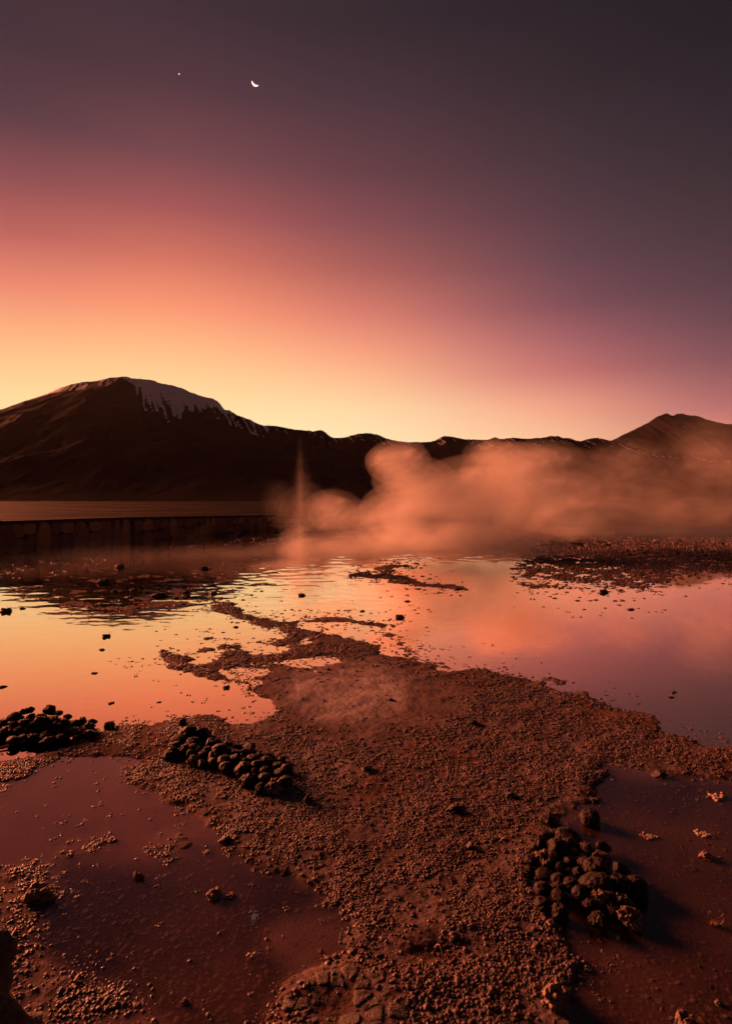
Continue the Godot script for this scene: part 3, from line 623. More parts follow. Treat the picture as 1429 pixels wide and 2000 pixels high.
func sheet_of_water(near_side: bool) -> ArrayMesh:
	var bs := PackedFloat32Array()
	var b := -1.35
	while b < 1.36:
		bs.append(b)
		b += 0.005
	var steps := PackedFloat32Array()
	var s := 0.0
	while s < 1.0:
		steps.append(s)
		s += 0.02 if near_side else 0.0028
	steps.append(1.0)
	var pos := PackedVector3Array()
	var silt := PackedColorArray()
	for k in steps:
		for a in bs:
			var cut := meeting(a)
			var d := 1665.0 / (lerpf(1890.0, cut, k) if near_side else lerpf(cut, 5.5, k))
			var x := a * d
			var stir := exp(-pow((x + 0.9) / 2.2, 2.0) - pow((d - 10.6) / 2.6, 2.0)) + 0.5 * exp(-pow((x + 4.6) / 2.6, 2.0) - pow((d - 9.6) / 2.2, 2.0)) + 0.02
			if d > 14.0:
				stir = maxf(stir, 0.5)
			var y := stir * (0.0055 * streak.get_noise_2d(x * 1.1, d * 2.6) + 0.0035 * streak.get_noise_2d(x * 3.4 + 50.0, d * 8.0))
			pos.append(Vector3(x, y, -d))
			if near_side:
				# drifts of silt in the water, thinner over the pebbly hollow
				var murk := clampf(1.0 - 0.75 * field(pebble_field, x, d) + 0.5 * tint.get_noise_2d(x * 1.6 + 3.0, d * 1.6), 0.16, 1.3)
				silt.append(Color(0.2 * murk, 0.098 * murk, 0.078 * murk))
	return grid_mesh(pos, bs.size(), steps.size(), silt)


# ------------------------------------------------------------------ mountains

func along(line: Array[Vector2], x: float) -> float:
	var i := 0
	while i < line.size() - 2 and x > line[i + 1].x:
		i += 1
	var t := clampf((x - line[i].x) / (line[i + 1].x - line[i].x), 0.0, 1.0)
	return lerpf(line[i].y, line[i + 1].y, t)


func ridge(called: String, line: Array[Vector2], dist: float, depth: float, s: int, tone: Color, snow: float) -> void:
	var rough := FastNoiseLite.new()
	set_noise(rough, s, 6.0 / dist, 5, 0.55)
	rough.fractal_type = FastNoiseLite.FRACTAL_RIDGED
	var x0 := line[0].x
	var x1 := line[line.size() - 1].x
	var cols := 900
	var rows := 90
	var pos := PackedVector3Array()
	var colors := PackedColorArray()
	var cover := PackedFloat32Array()
	for r in rows:
		# first rows fall away behind the crest, the rest come forward to the foot
		var t := (r - 8.0) / (rows - 9.0)
		for c in cols:
			var x := lerpf(x0, x1, c / (cols - 1.0))
			var top := along(line, x) + rough.get_noise_2d(x * 9.0, 3.0) * dist * 0.0011
			var z := -dist + t * depth if t >= 0.0 else -dist + t * depth * 1.5
			var body := pow(clampf(1.0 - absf(t), 0.0, 1.0), 1.12)
			var n := rough.get_noise_2d(x, z * 0.6)
			var y := top * body + n * top * 0.12 * absf(t) * (1.0 - absf(t)) * 2.0 - 4.0 * t
			if t < 0.0:
				y = top * (1.0 + t * 3.0)
			pos.append(Vector3(x, y, z))
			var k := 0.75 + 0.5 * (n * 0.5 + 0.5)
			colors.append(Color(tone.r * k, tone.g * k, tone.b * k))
			var want := 0.0
			if snow > 0.0:
				want = snow_cover(called, x, top - y, t, top)
				if want > 0.0:
					want += 0.6 * rough.get_noise_2d((x + y * 0.8) * 9.0, y * 0.9) + 0.16 * rough.get_noise_2d(x * 14.0, y * 9.0)
			cover.append(want)

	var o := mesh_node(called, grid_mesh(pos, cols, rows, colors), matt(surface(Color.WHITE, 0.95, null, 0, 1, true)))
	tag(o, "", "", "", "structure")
	if snow > 0.0:
		var st := SurfaceTool.new()
		st.begin(Mesh.PRIMITIVE_TRIANGLES)
		var lift := Vector3(0, 1.0, 2.0) * dist / 2000.0
		for r in range(8, rows - 1):
			for c in cols - 1:
				var i := r * cols + c
				if cover[i] > 0.5:
					for k: int in [i, i + 1, i + cols, i + 1, i + cols + 1, i + cols]:
						st.add_vertex(pos[k] + lift)
		st.index()
		st.generate_normals()
		mesh_node("snow", st.commit(), surface(Color(0.4, 0.38, 0.42), 0.8), o)


func snow_cover(called: String, x: float, drop: float, t: float, _top: float) -> float:
	if t < 0.0:
		return -1.0
	if called == "snowy_mountain":
		# a snow field right of the summit, thin drifts elsewhere under the crest
		var u := (x + 850.0 - drop * 0.72) / 365.0
		var reach := 0.0
		if u > 0.0 and u < 1.0:
			reach = 70.0 * smoothstep(0.0, 0.32, u) * (1.0 - smoothstep(0.4, 1.0, u)) + 12.0
		var v := 0.98 - 0.6 * (drop / maxf(reach, 1.0)) if reach > 0.0 else 0.0
		var w := 0.32 if x > -1080.0 and x < -860.0 and drop < 55.0 and drop > 8.0 else 0.0
		if x > -490.0 and x < -330.0 and drop < 50.0:
			w = 0.2
		return maxf(v, w)
	return 0.04 if drop < 45.0 and drop > 4.0 else -1.0


func mountains() -> void:
	var snowy_line: Array[Vector2] = [Vector2(-2549, 86.2), Vector2(-2098, 176.3), Vector2(-1738, 257.4), Vector2(-1504, 298.8), Vector2(-1287, 318.6), Vector2(-1224, 338.4), Vector2(-1170, 358.3), Vector2(-1143, 367.3), Vector2(-1098, 383.5), Vector2(-1071, 397.9), Vector2(-1035, 408.7), Vector2(-990, 417.7), Vector2(-945, 421.3), Vector2(-900, 432.1), Vector2(-846, 435.7), Vector2(-823, 428.5), Vector2(-765, 424.9), Vector2(-743, 419.5), Vector2(-720, 410.5), Vector2(-675, 403.3), Vector2(-648, 394.3), Vector2(-617, 379.9), Vector2(-576, 365.5), Vector2(-540, 358.3), Vector2(-522, 349.2), Vector2(-509, 334.8), Vector2(-498, 318.6), Vector2(-477, 315.0), Vector2(-450, 298.8), Vector2(-414, 286.2), Vector2(-386, 271.8), Vector2(-350, 259.2), Vector2(-305, 244.7), Vector2(-260, 228.5), Vector2(-206, 208.7), Vector2(-134, 176.3), Vector2(-26, 131.2), Vector2(82, 77.2), Vector2(226, 23.1)]
	var middle_line: Array[Vector2] = [Vector2(-1120, 209.6), Vector2(-796, 344.7), Vector2(-580, 382.6), Vector2(-526, 396.1), Vector2(-485, 393.4), Vector2(-418, 382.6), Vector2(-364, 371.8), Vector2(-309, 369.1), Vector2(-277, 363.7), Vector2(-234, 371.8), Vector2(-212, 358.3), Vector2(-188, 336.6), Vector2(-161, 328.5), Vector2(-120, 331.2), Vector2(-66, 344.7), Vector2(-39, 352.9), Vector2(15, 355.6), Vector2(69, 344.7), Vector2(109, 325.8), Vector2(164, 312.3), Vector2(231, 306.9), Vector2(285, 306.9), Vector2(339, 309.6), Vector2(366, 315.0), Vector2(388, 331.2), Vector2(415, 339.3), Vector2(447, 336.6), Vector2(480, 331.2), Vector2(515, 323.1), Vector2(582, 320.4), Vector2(636, 317.7), Vector2(658, 325.8), Vector2(685, 333.9), Vector2(704, 325.8), Vector2(731, 325.8), Vector2(772, 331.2), Vector2(826, 325.8), Vector2(880, 328.5), Vector2(934, 331.2), Vector2(974, 339.3), Vector2(1015, 339.3), Vector2(1042, 328.5), Vector2(1074, 328.5), Vector2(1101, 317.7), Vector2(1136, 312.3), Vector2(1177, 325.8), Vector2(1209, 331.2), Vector2(1258, 323.1), Vector2(1312, 306.9), Vector2(1474, 263.7), Vector2(1799, 236.6), Vector2(2393, 209.6), Vector2(3474, 128.5)]
	var cone_line: Array[Vector2] = [Vector2(1459, 311.8), Vector2(1724, 413.9), Vector2(1818, 444.2), Vector2(1894, 482.0), Vector2(1969, 516.1), Vector2(2026, 546.4), Vector2(2083, 572.9), Vector2(2140, 614.5), Vector2(2178, 629.6), Vector2(2200, 641.0), Vector2(2227, 641.0), Vector2(2253, 625.8), Vector2(2276, 629.6), Vector2(2299, 641.0), Vector2(2336, 641.0), Vector2(2374, 629.6), Vector2(2424, 625.8), Vector2(2461, 618.3), Vector2(2518, 595.6), Vector2(2594, 576.6), Vector2(2651, 565.3), Vector2(2704, 561.5), Vector2(2896, 527.4), Vector2(3351, 406.4), Vector2(4107, 255.0), Vector2(4864, 103.7)]

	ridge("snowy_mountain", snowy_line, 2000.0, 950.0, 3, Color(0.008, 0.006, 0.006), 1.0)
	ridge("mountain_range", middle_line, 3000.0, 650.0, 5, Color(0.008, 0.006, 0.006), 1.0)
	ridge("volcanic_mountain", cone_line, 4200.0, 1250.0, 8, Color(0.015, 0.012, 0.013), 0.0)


# ------------------------------------------------------------------ the stone wall

func stone_wall() -> void:
	var wall := Node3D.new()
	wall.name = "stone_wall"
	add_child(wall)
	tag(wall, "long low wall of fitted stones along the far edge of the pool", "wall")
	var path: Array[Vector2] = [Vector2(-14.6, 12.4), Vector2(-10.22, 15.86), Vector2(-8.38, 20.06), Vector2(-5.02, 30.3)]
	var tops: Array[float] = [0.92, 0.91, 0.9, 0.7]
	var core := SurfaceTool.new()
	core.begin(Mesh.PRIMITIVE_TRIANGLES)
	var shapes: Array[ArrayMesh] = []
	for k in 7:
		shapes.append(rock_mesh(200 + k, 3, 0.12, 2, 0.95, Color(0.09 + 0.035 * (k % 3), 0.062 + 0.022 * (k % 3), 0.054 + 0.015 * (k % 2)), Color(0.11, 0.085, 0.075), 0.3))
	var mat := matt(surface(Color.WHITE, 0.9, bump_texture(61, 0.03, 4, 256), 2.0, 1.6, true))
	var capping := matt(surface(Color(0.03, 0.022, 0.02), 0.95, bump_texture(62, 0.03, 4, 256), 1.0, 1.6))
	for s in path.size() - 1:
		var a := path[s]
		var b := path[s + 1]
		var dir := (b - a).normalized()
		var side := Vector2(dir.y, -dir.x)
		var long := a.distance_to(b)
		# mortar core
		var q: Array[Vector3] = []
		for e in [[a - dir * 0.05, tops[s]], [b + dir * 0.05, tops[s + 1]]]:
			for k: float in [0.12, -0.25]:
				var p: Vector2 = e[0] + side * k
				q.append(Vector3(p.x, -0.15, -p.y))
				q.append(Vector3(p.x, (e[1] as float) - 0.04, -p.y))
		for f in [[0, 1, 5, 4], [2, 6, 7, 3], [1, 3, 7, 5], [0, 4, 6, 2], [0, 2, 3, 1], [4, 5, 7, 6]]:
			for k: int in [0, 1, 2, 0, 2, 3]:
				core.add_vertex(q[f[k]])
		# face stones
		var at := 0.1
		while at < long - 0.1:
			var wide := rng.randf_range(0.34, 0.62)
			var t := clampf((at + wide * 0.5) / long, 0.0, 1.0)
			var high := lerpf(tops[s], tops[s + 1], t) - 0.07
			var cut := rng.randf_range(0.38, 0.66) if rng.randf() < 0.72 else 1.0
			var low := 0.0
			for part: float in [cut, 1.0]:
				if part <= low:
					continue
				var y0 := low * high
				var y1 := part * high
				var p := a + dir * (at + wide * 0.5) + side * rng.randf_range(0.07, 0.12)
				var o := mesh_node("wall_stone", shapes[rng.randi() % 7], mat, wall)
				o.transform = Transform3D(Basis(Vector3.UP, atan2(dir.y, dir.x)).rotated(Vector3.UP, rng.randf_range(-0.06, 0.06)) * Basis.from_scale(Vector3(wide * 0.63, (y1 - y0) * 0.6, 0.11)), Vector3(p.x, (y0 + y1) * 0.5 - 0.01, -p.y))
				low = part
			at += wide
	for s in path.size() - 1:
		var a := path[s]
		var b := path[s + 1]
		var dir := (b - a).normalized()
		var side := Vector2(dir.y, -dir.x)
		var long := a.distance_to(b)
		var at := 0.0
		while at < long:
			var wide := minf(rng.randf_range(0.7, 1.3), long - at)
			var high := lerpf(tops[s], tops[s + 1], (at + wide * 0.5) / long)
			var slab := BoxMesh.new()
			slab.size = Vector3(wide - 0.012, rng.randf_range(0.06, 0.075), 0.5)
			var p := a + dir * (at + wide * 0.5) + side * rng.randf_range(-0.045, -0.03)
			var o := mesh_node("coping_stone", slab, capping, wall)
			o.transform = Transform3D(Basis(Vector3.UP, atan2(dir.y, dir.x)) * Basis(Vector3.BACK, (tops[s + 1] - tops[s]) / long), Vector3(p.x, high - 0.02, -p.y))
			at += wide
	core.generate_normals()
	mesh_node("mortar_core", core.commit(), surface(Color(0.025, 0.018, 0.016), 0.95), wall)


# ------------------------------------------------------------------ stones

var heap_rows := {}

func place_heaps_plan() -> void:
	var shallows_heap: Array = [
		[Vector4(0.735, 2.426, 0.080, 0.080), 0.026, 0, 0],
		[Vector4(0.841, 2.611, 0.081, 0.086), 0.026, 0, 1],
		[Vector4(0.840, 2.529, 0.037, 0.023), 0.026, 0, 2],
		[Vector4(0.804, 2.387, 0.079, 0.079), 0.033, 0, 3],
		[Vector4(0.880, 2.479, 0.100, 0.082), 0.030, 0, 4],
		[Vector4(0.870, 2.421, 0.066, 0.058), 0.034, 0, 5],
		[Vector4(0.924, 2.388, 0.052, 0.065), 0.036, 0, 6],
		[Vector4(1.039, 2.641, 0.082, 0.072), 0.026, 0, 7],
		[Vector4(1.004, 2.407, 0.079, 0.040), 0.034, 0, 8],
		[Vector4(0.680, 2.328, 0.064, 0.051), 0.026, 1, 0],
		[Vector4(0.733, 2.321, 0.064, 0.068), 0.031, 1, 1],
		[Vector4(0.773, 2.266, 0.037, 0.037), 0.037, 1, 2],
		[Vector4(0.813, 2.296, 0.038, 0.046), 0.038, 1, 3],
		[Vector4(0.865, 2.362, 0.039, 0.035), 0.037, 1, 4],
		[Vector4(0.830, 2.229, 0.045, 0.053), 0.040, 1, 5],
		[Vector4(0.881, 2.287, 0.059, 0.046), 0.039, 1, 6],
		[Vector4(0.912, 2.255, 0.103, 0.078), 0.039, 1, 7],
		[Vector4(0.962, 2.331, 0.077, 0.034), 0.037, 1, 8],
		[Vector4(1.006, 2.253, 0.086, 0.041), 0.033, 1, 9],
		[Vector4(0.667, 2.151, 0.055, 0.051), 0.028, 2, 0],
		[Vector4(0.700, 2.230, 0.073, 0.045), 0.031, 2, 1],
		[Vector4(0.725, 2.148, 0.047, 0.039), 0.034, 2, 2],
		[Vector4(0.746, 2.192, 0.068, 0.052), 0.036, 2, 3],
		[Vector4(0.777, 2.160, 0.055, 0.047), 0.038, 2, 4],
		[Vector4(0.794, 2.110, 0.066, 0.062), 0.037, 2, 5],
		[Vector4(0.869, 2.165, 0.115, 0.067), 0.038, 2, 6],
		[Vector4(0.972, 2.165, 0.083, 0.067), 0.031, 2, 7],
		[Vector4(1.028, 2.166, 0.071, 0.071), 0.026, 2, 8],
		[Vector4(0.644, 2.076, 0.057, 0.053), 0.026, 3, 0],
		[Vector4(0.694, 2.034, 0.067, 0.063), 0.026, 3, 1],
		[Vector4(0.719, 2.095, 0.065, 0.042), 0.032, 3, 2],
		[Vector4(0.809, 2.062, 0.041, 0.034), 0.033, 3, 3],
		[Vector4(0.814, 1.989, 0.069, 0.073), 0.026, 3, 4],
		[Vector4(0.861, 2.088, 0.065, 0.057), 0.033, 3, 5],
		[Vector4(0.904, 2.115, 0.050, 0.046), 0.033, 3, 6],
		[Vector4(0.886, 2.047, 0.064, 0.052), 0.026, 3, 7],
		[Vector4(0.941, 2.082, 0.061, 0.061), 0.026, 3, 8],
		[Vector4(0.933, 2.004, 0.084, 0.070), 0.026, 3, 9],
	]
	var crust_heap: Array = [
		[Vector4(-1.142, 3.407, 0.076, 0.041), 0.033, 0, 0],
		[Vector4(-1.137, 3.455, 0.084, 0.056), 0.047, 0, 1],
		[Vector4(-1.215, 3.763, 0.046, 0.038), 0.032, 0, 2],
		[Vector4(-1.112, 3.532, 0.107, 0.078), 0.051, 0, 3],
		[Vector4(-1.030, 3.403, 0.082, 0.055), 0.055, 0, 4],
		[Vector4(-1.011, 3.340, 0.074, 0.054), 0.042, 0, 5],
		[Vector4(-1.022, 3.540, 0.107, 0.079), 0.040, 0, 6],
		[Vector4(-0.916, 3.385, 0.116, 0.055), 0.049, 0, 7],
		[Vector4(-0.829, 3.393, 0.075, 0.055), 0.039, 0, 8],
		[Vector4(-0.759, 3.373, 0.054, 0.041), 0.034, 0, 9],
		[Vector4(-0.701, 3.387, 0.075, 0.048), 0.028, 0, 10],
		[Vector4(-1.131, 3.295, 0.100, 0.073), 0.028, 1, 0],
		[Vector4(-1.071, 3.349, 0.081, 0.061), 0.031, 1, 1],
		[Vector4(-1.009, 3.288, 0.073, 0.040), 0.028, 1, 2],
		[Vector4(-0.975, 3.320, 0.030, 0.060), 0.044, 1, 3],
		[Vector4(-0.927, 3.269, 0.053, 0.046), 0.040, 1, 4],
		[Vector4(-0.912, 3.296, 0.066, 0.047), 0.051, 1, 5],
		[Vector4(-0.851, 3.294, 0.086, 0.060), 0.055, 1, 6],
		[Vector4(-0.807, 3.277, 0.066, 0.053), 0.052, 1, 7],
		[Vector4(-0.758, 3.263, 0.086, 0.046), 0.049, 1, 8],
		[Vector4(-0.678, 3.291, 0.080, 0.060), 0.036, 1, 9],
		[Vector4(-0.624, 3.268, 0.059, 0.040), 0.033, 1, 10],
		[Vector4(-0.564, 3.266, 0.066, 0.040), 0.028, 1, 11],
		[Vector4(-0.971, 3.208, 0.065, 0.065), 0.028, 2, 0],
		[Vector4(-0.916, 3.173, 0.058, 0.045), 0.028, 2, 1],
		[Vector4(-0.860, 3.227, 0.078, 0.052), 0.042, 2, 2],
		[Vector4(-0.849, 3.185, 0.071, 0.051), 0.032, 2, 3],
		[Vector4(-0.789, 3.175, 0.070, 0.058), 0.043, 2, 4],
		[Vector4(-0.732, 3.178, 0.058, 0.051), 0.058, 2, 5],
		[Vector4(-0.668, 3.149, 0.051, 0.032), 0.055, 2, 6],
		[Vector4(-0.636, 3.181, 0.077, 0.058), 0.047, 2, 7],
		[Vector4(-0.588, 3.098, 0.069, 0.056), 0.053, 2, 8],
		[Vector4(-0.552, 3.180, 0.083, 0.045), 0.038, 2, 9],
		[Vector4(-0.473, 3.230, 0.046, 0.039), 0.028, 2, 10],
		[Vector4(-0.762, 3.118, 0.069, 0.063), 0.031, 3, 0],
		[Vector4(-0.664, 3.073, 0.081, 0.087), 0.041, 3, 1],
		[Vector4(-0.609, 2.973, 0.078, 0.084), 0.028, 3, 2],
		[Vector4(-0.595, 3.036, 0.049, 0.049), 0.046, 3, 3],
		[Vector4(-0.533, 2.902, 0.053, 0.053), 0.028, 3, 4],
		[Vector4(-0.541, 3.026, 0.061, 0.043), 0.057, 3, 5],
		[Vector4(-0.532, 2.976, 0.072, 0.054), 0.042, 3, 6],
		[Vector4(-0.468, 2.897, 0.082, 0.070), 0.031, 3, 7],
		[Vector4(-0.487, 3.134, 0.070, 0.044), 0.037, 3, 8],
		[Vector4(-0.456, 3.013, 0.079, 0.055), 0.051, 3, 9],
		[Vector4(-0.413, 2.920, 0.065, 0.059), 0.054, 3, 10],
		[Vector4(-0.432, 3.096, 0.056, 0.050), 0.036, 3, 11],
	]
	var pool_heap: Array = [
		[Vector4(-2.287, 3.700, 0.084, 0.067), 0.089, 0, 0],
		[Vector4(-2.274, 3.772, 0.057, 0.046), 0.096, 0, 1],
		[Vector4(-2.237, 3.787, 0.052, 0.046), 0.099, 0, 2],
		[Vector4(-2.173, 3.688, 0.056, 0.033), 0.099, 0, 3],
		[Vector4(-2.097, 3.672, 0.078, 0.033), 0.100, 0, 4],
		[Vector4(-2.113, 3.802, 0.075, 0.063), 0.096, 0, 5],
		[Vector4(-2.007, 3.660, 0.066, 0.044), 0.093, 0, 6],
		[Vector4(-2.032, 3.768, 0.051, 0.040), 0.089, 0, 7],
		[Vector4(-1.954, 3.727, 0.051, 0.034), 0.079, 0, 8],
		[Vector4(-1.863, 3.726, 0.068, 0.062), 0.051, 0, 9],
		[Vector4(-2.330, 3.671, 0.078, 0.056), 0.067, 1, 0],
		[Vector4(-2.244, 3.632, 0.066, 0.038), 0.066, 1, 1],
		[Vector4(-2.173, 3.632, 0.077, 0.044), 0.082, 1, 2],
		[Vector4(-2.108, 3.615, 0.049, 0.033), 0.072, 1, 3],
		[Vector4(-2.063, 3.632, 0.099, 0.033), 0.087, 1, 4],
		[Vector4(-2.019, 3.612, 0.082, 0.038), 0.065, 1, 5],
		[Vector4(-1.940, 3.637, 0.099, 0.077), 0.063, 1, 6],
		[Vector4(-1.881, 3.684, 0.045, 0.045), 0.056, 1, 7],
		[Vector4(-1.790, 3.692, 0.067, 0.039), 0.033, 1, 8],
		[Vector4(-1.812, 3.772, 0.057, 0.029), 0.030, 1, 9],
		[Vector4(-2.436, 3.598, 0.093, 0.071), 0.030, 2, 0],
		[Vector4(-2.400, 3.660, 0.094, 0.072), 0.043, 2, 1],
		[Vector4(-2.236, 3.583, 0.065, 0.054), 0.036, 2, 2],
		[Vector4(-2.189, 3.595, 0.065, 0.044), 0.047, 2, 3],
		[Vector4(-2.133, 3.592, 0.065, 0.049), 0.049, 2, 4],
		[Vector4(-2.067, 3.591, 0.071, 0.043), 0.049, 2, 5],
		[Vector4(-2.006, 3.589, 0.049, 0.038), 0.045, 2, 6],
		[Vector4(-1.956, 3.587, 0.054, 0.038), 0.040, 2, 7],
		[Vector4(-1.861, 3.602, 0.065, 0.049), 0.039, 2, 8],
		[Vector4(-1.811, 3.590, 0.038, 0.033), 0.033, 2, 9],
		[Vector4(-2.306, 3.532, 0.080, 0.064), 0.030, 3, 0],
		[Vector4(-2.283, 3.571, 0.076, 0.065), 0.030, 3, 1],
		[Vector4(-2.149, 3.469, 0.079, 0.058), 0.030, 3, 2],
		[Vector4(-2.122, 3.519, 0.069, 0.043), 0.030, 3, 3],
		[Vector4(-2.063, 3.519, 0.075, 0.043), 0.030, 3, 4],
		[Vector4(-1.985, 3.532, 0.096, 0.048), 0.030, 3, 5],
		[Vector4(-1.939, 3.469, 0.084, 0.031), 0.030, 3, 6],
		[Vector4(-1.886, 3.507, 0.074, 0.058), 0.030, 3, 7],
		[Vector4(-1.888, 3.571, 0.065, 0.043), 0.030, 3, 8],
		[Vector4(-1.727, 3.584, 0.081, 0.043), 0.030, 3, 9],
	]

	heap_rows = {"shallows": shallows_heap, "crust": crust_heap, "pool": pool_heap}
	for key in heap_rows:
		var box := Rect2()
		var tops: Array[Vector3] = []
		for s in heap_rows[key]:
			var v: Vector4 = s[0]
			tops.append(Vector3(v.x, v.y, maxf((s[1] as float) - 0.04, 0.0)))
			var spot := Rect2(v.x - 0.15, v.y - 0.15, 0.3, 0.3)
			box = spot if tops.size() == 1 else box.merge(spot)
		mounds.append([box, tops])


func heaps() -> void:
	var dark: Array[ArrayMesh] = []
	var caked: Array[ArrayMesh] = []
	for k in 16:
		dark.append(rock_mesh(k, 4, 0.16 + 0.05 * (k % 4), k % 4, 0.0, Color(0.012, 0.008, 0.0075), Color(0.05, 0.034, 0.03), 0.14))
	for k in 4:
		caked.append(rock_mesh(20 + k, 4, 0.5, 2, 0.0, Color(0.04, 0.027, 0.022), Color(0.16, 0.115, 0.09), 0.5))
	var mat := surface(Color.WHITE, 0.7, bump_texture(71, 0.03, 5), 0.1, 9.0, true)
	mat.metallic_specular = 0.3
	var order := ["first", "second", "third", "fourth", "fifth", "sixth", "seventh", "eighth", "ninth", "tenth", "eleventh", "twelfth"]
	var lines := ["back", "second", "third", "front"]
	var where := {"shallows": "heap by dark shallows", "crust": "heap on pale crust", "pool": "heap in bright pool"}
	var ends := {"shallows": "crust side", "crust": "pool end", "pool": "boulder end"}
	var lengths := {}
	for key in heap_rows:
		for s in heap_rows[key]:
			lengths["%s%d" % [key, s[2]]] = maxi(lengths.get("%s%d" % [key, s[2]], 0), s[3])
	var together := {"shallows": "cobbles heaped beside the dark shallows", "crust": "cobbles heaped on the pale crust", "pool": "cobbles heaped in the bright pool"}
	var r := RandomNumberGenerator.new()
	r.seed = 99
	var fill: Array[Transform3D] = []
	for key in heap_rows:
		for s in heap_rows[key]:
			var v: Vector4 = s[0]
			var flat := v.w / v.z
			var is_caked := r.randf() < (0.22 if key == "shallows" else 0.1)
			var shape: ArrayMesh = caked[r.randi() % 4] if is_caked else dark[r.randi() % 16]
			var o := mesh_node(next_name("cobble"), shape, mat)
			var half := Vector3(v.z * 0.55, clampf(v.w * 0.48, v.z * 0.3, v.z * 0.48), (v.z + v.w) * 0.27)
			o.transform = Transform3D(Basis(Vector3.UP, r.randf_range(-0.7, 0.7) + (PI if r.randf() < 0.5 else 0.0)) * Basis(Vector3.BACK, r.randf_range(-0.4, 0.4)) * Basis.from_scale(half * r.randf_range(0.85, 1.12)), Vector3(v.x, maxf(s[1], half.y * 0.55), -v.y))
			var size := "large" if v.z > 0.085 else "small" if v.z < 0.055 else "middling"
			var form := "flat" if flat < 0.62 else "tall" if flat > 1.08 else "rounded"
			var place: int = s[3] if key != "pool" else (lengths["%s%d" % [key, s[2]]] as int) - (s[3] as int)
			tag(o, "%s %s%s stone %s from %s, %s row of %s" % [size, "pale-caked " if is_caked else "dark ", form, order[place], ends[key], lines[s[2]], where[key]], "stone", together[key])
			for k in 2:
				var e := r.randf_range(0.006, 0.013)
				var x := v.x + r.randf_range(-0.5, 0.5) * v.z
				var d := v.y + r.randf_range(-0.5, 0.5) * v.z
				fill.append(Transform3D(Basis.from_euler(Vector3(r.randf() * 6.0, r.randf() * 6.0, 0)) * Basis.from_scale(Vector3(e, e * 0.8, e)), Vector3(x, maxf(height(x, d), -0.005) + e * 0.25, -d)))
	var o := scatter("heap_rubble", dark[3], mat, fill)
	tag(o, "small dark rubble filling the gaps under the three cobble heaps", "rubble", "", "stuff")


func scatter(called: String, m: Mesh, mat: Material, where: Array[Transform3D], parent: Node = null) -> MultiMeshInstance3D:
	var mm := MultiMesh.new()
	mm.transform_format = MultiMesh.TRANSFORM_3D
	mm.mesh = m
	mm.instance_count = where.size()
	for i in where.size():
		mm.set_instance_transform(i, where[i])
	var o := MultiMeshInstance3D.new()
	o.name = called
	o.multimesh = mm
	o.material_override = mat
	(parent if parent else self).add_child(o, true)
	return o


func shard_mesh() -> ArrayMesh:
	# a split pointed flake with two peaks
	var foot := PackedVector3Array([Vector3(-1, -0.9, 0.1), Vector3(-0.3, -1, 0.9), Vector3(0.5, -0.9, 0.6), Vector3(1, -0.4, -0.1), Vector3(0.3, -0.9, -0.7), Vector3(-0.6, -1, -0.6)])
	var peaks := PackedVector3Array([Vector3(-0.75, 0.55, 0.15), Vector3(-0.1, 1.0, 0.1), Vector3(0.15, 0.35, 0.35), Vector3(0.95, 0.3, -0.1), Vector3(0.2, 0.55, -0.3), Vector3(-0.5, 0.5, -0.35)])
	var st := SurfaceTool.new()
	st.begin(Mesh.PRIMITIVE_TRIANGLES)
	st.set_color(Color(0.035, 0.028, 0.024))
	for i in 6:
		var j := (i + 1) % 6
		tri(st, foot[i], foot[j], peaks[j])
		tri(st, foot[i], peaks[j], peaks[i])
		tri(st, peaks[i], peaks[j], Vector3(0.05, 0.42, 0.0))
		tri(st, foot[j], foot[i], Vector3(0, -1, 0))
	st.generate_normals()
	return st.commit()


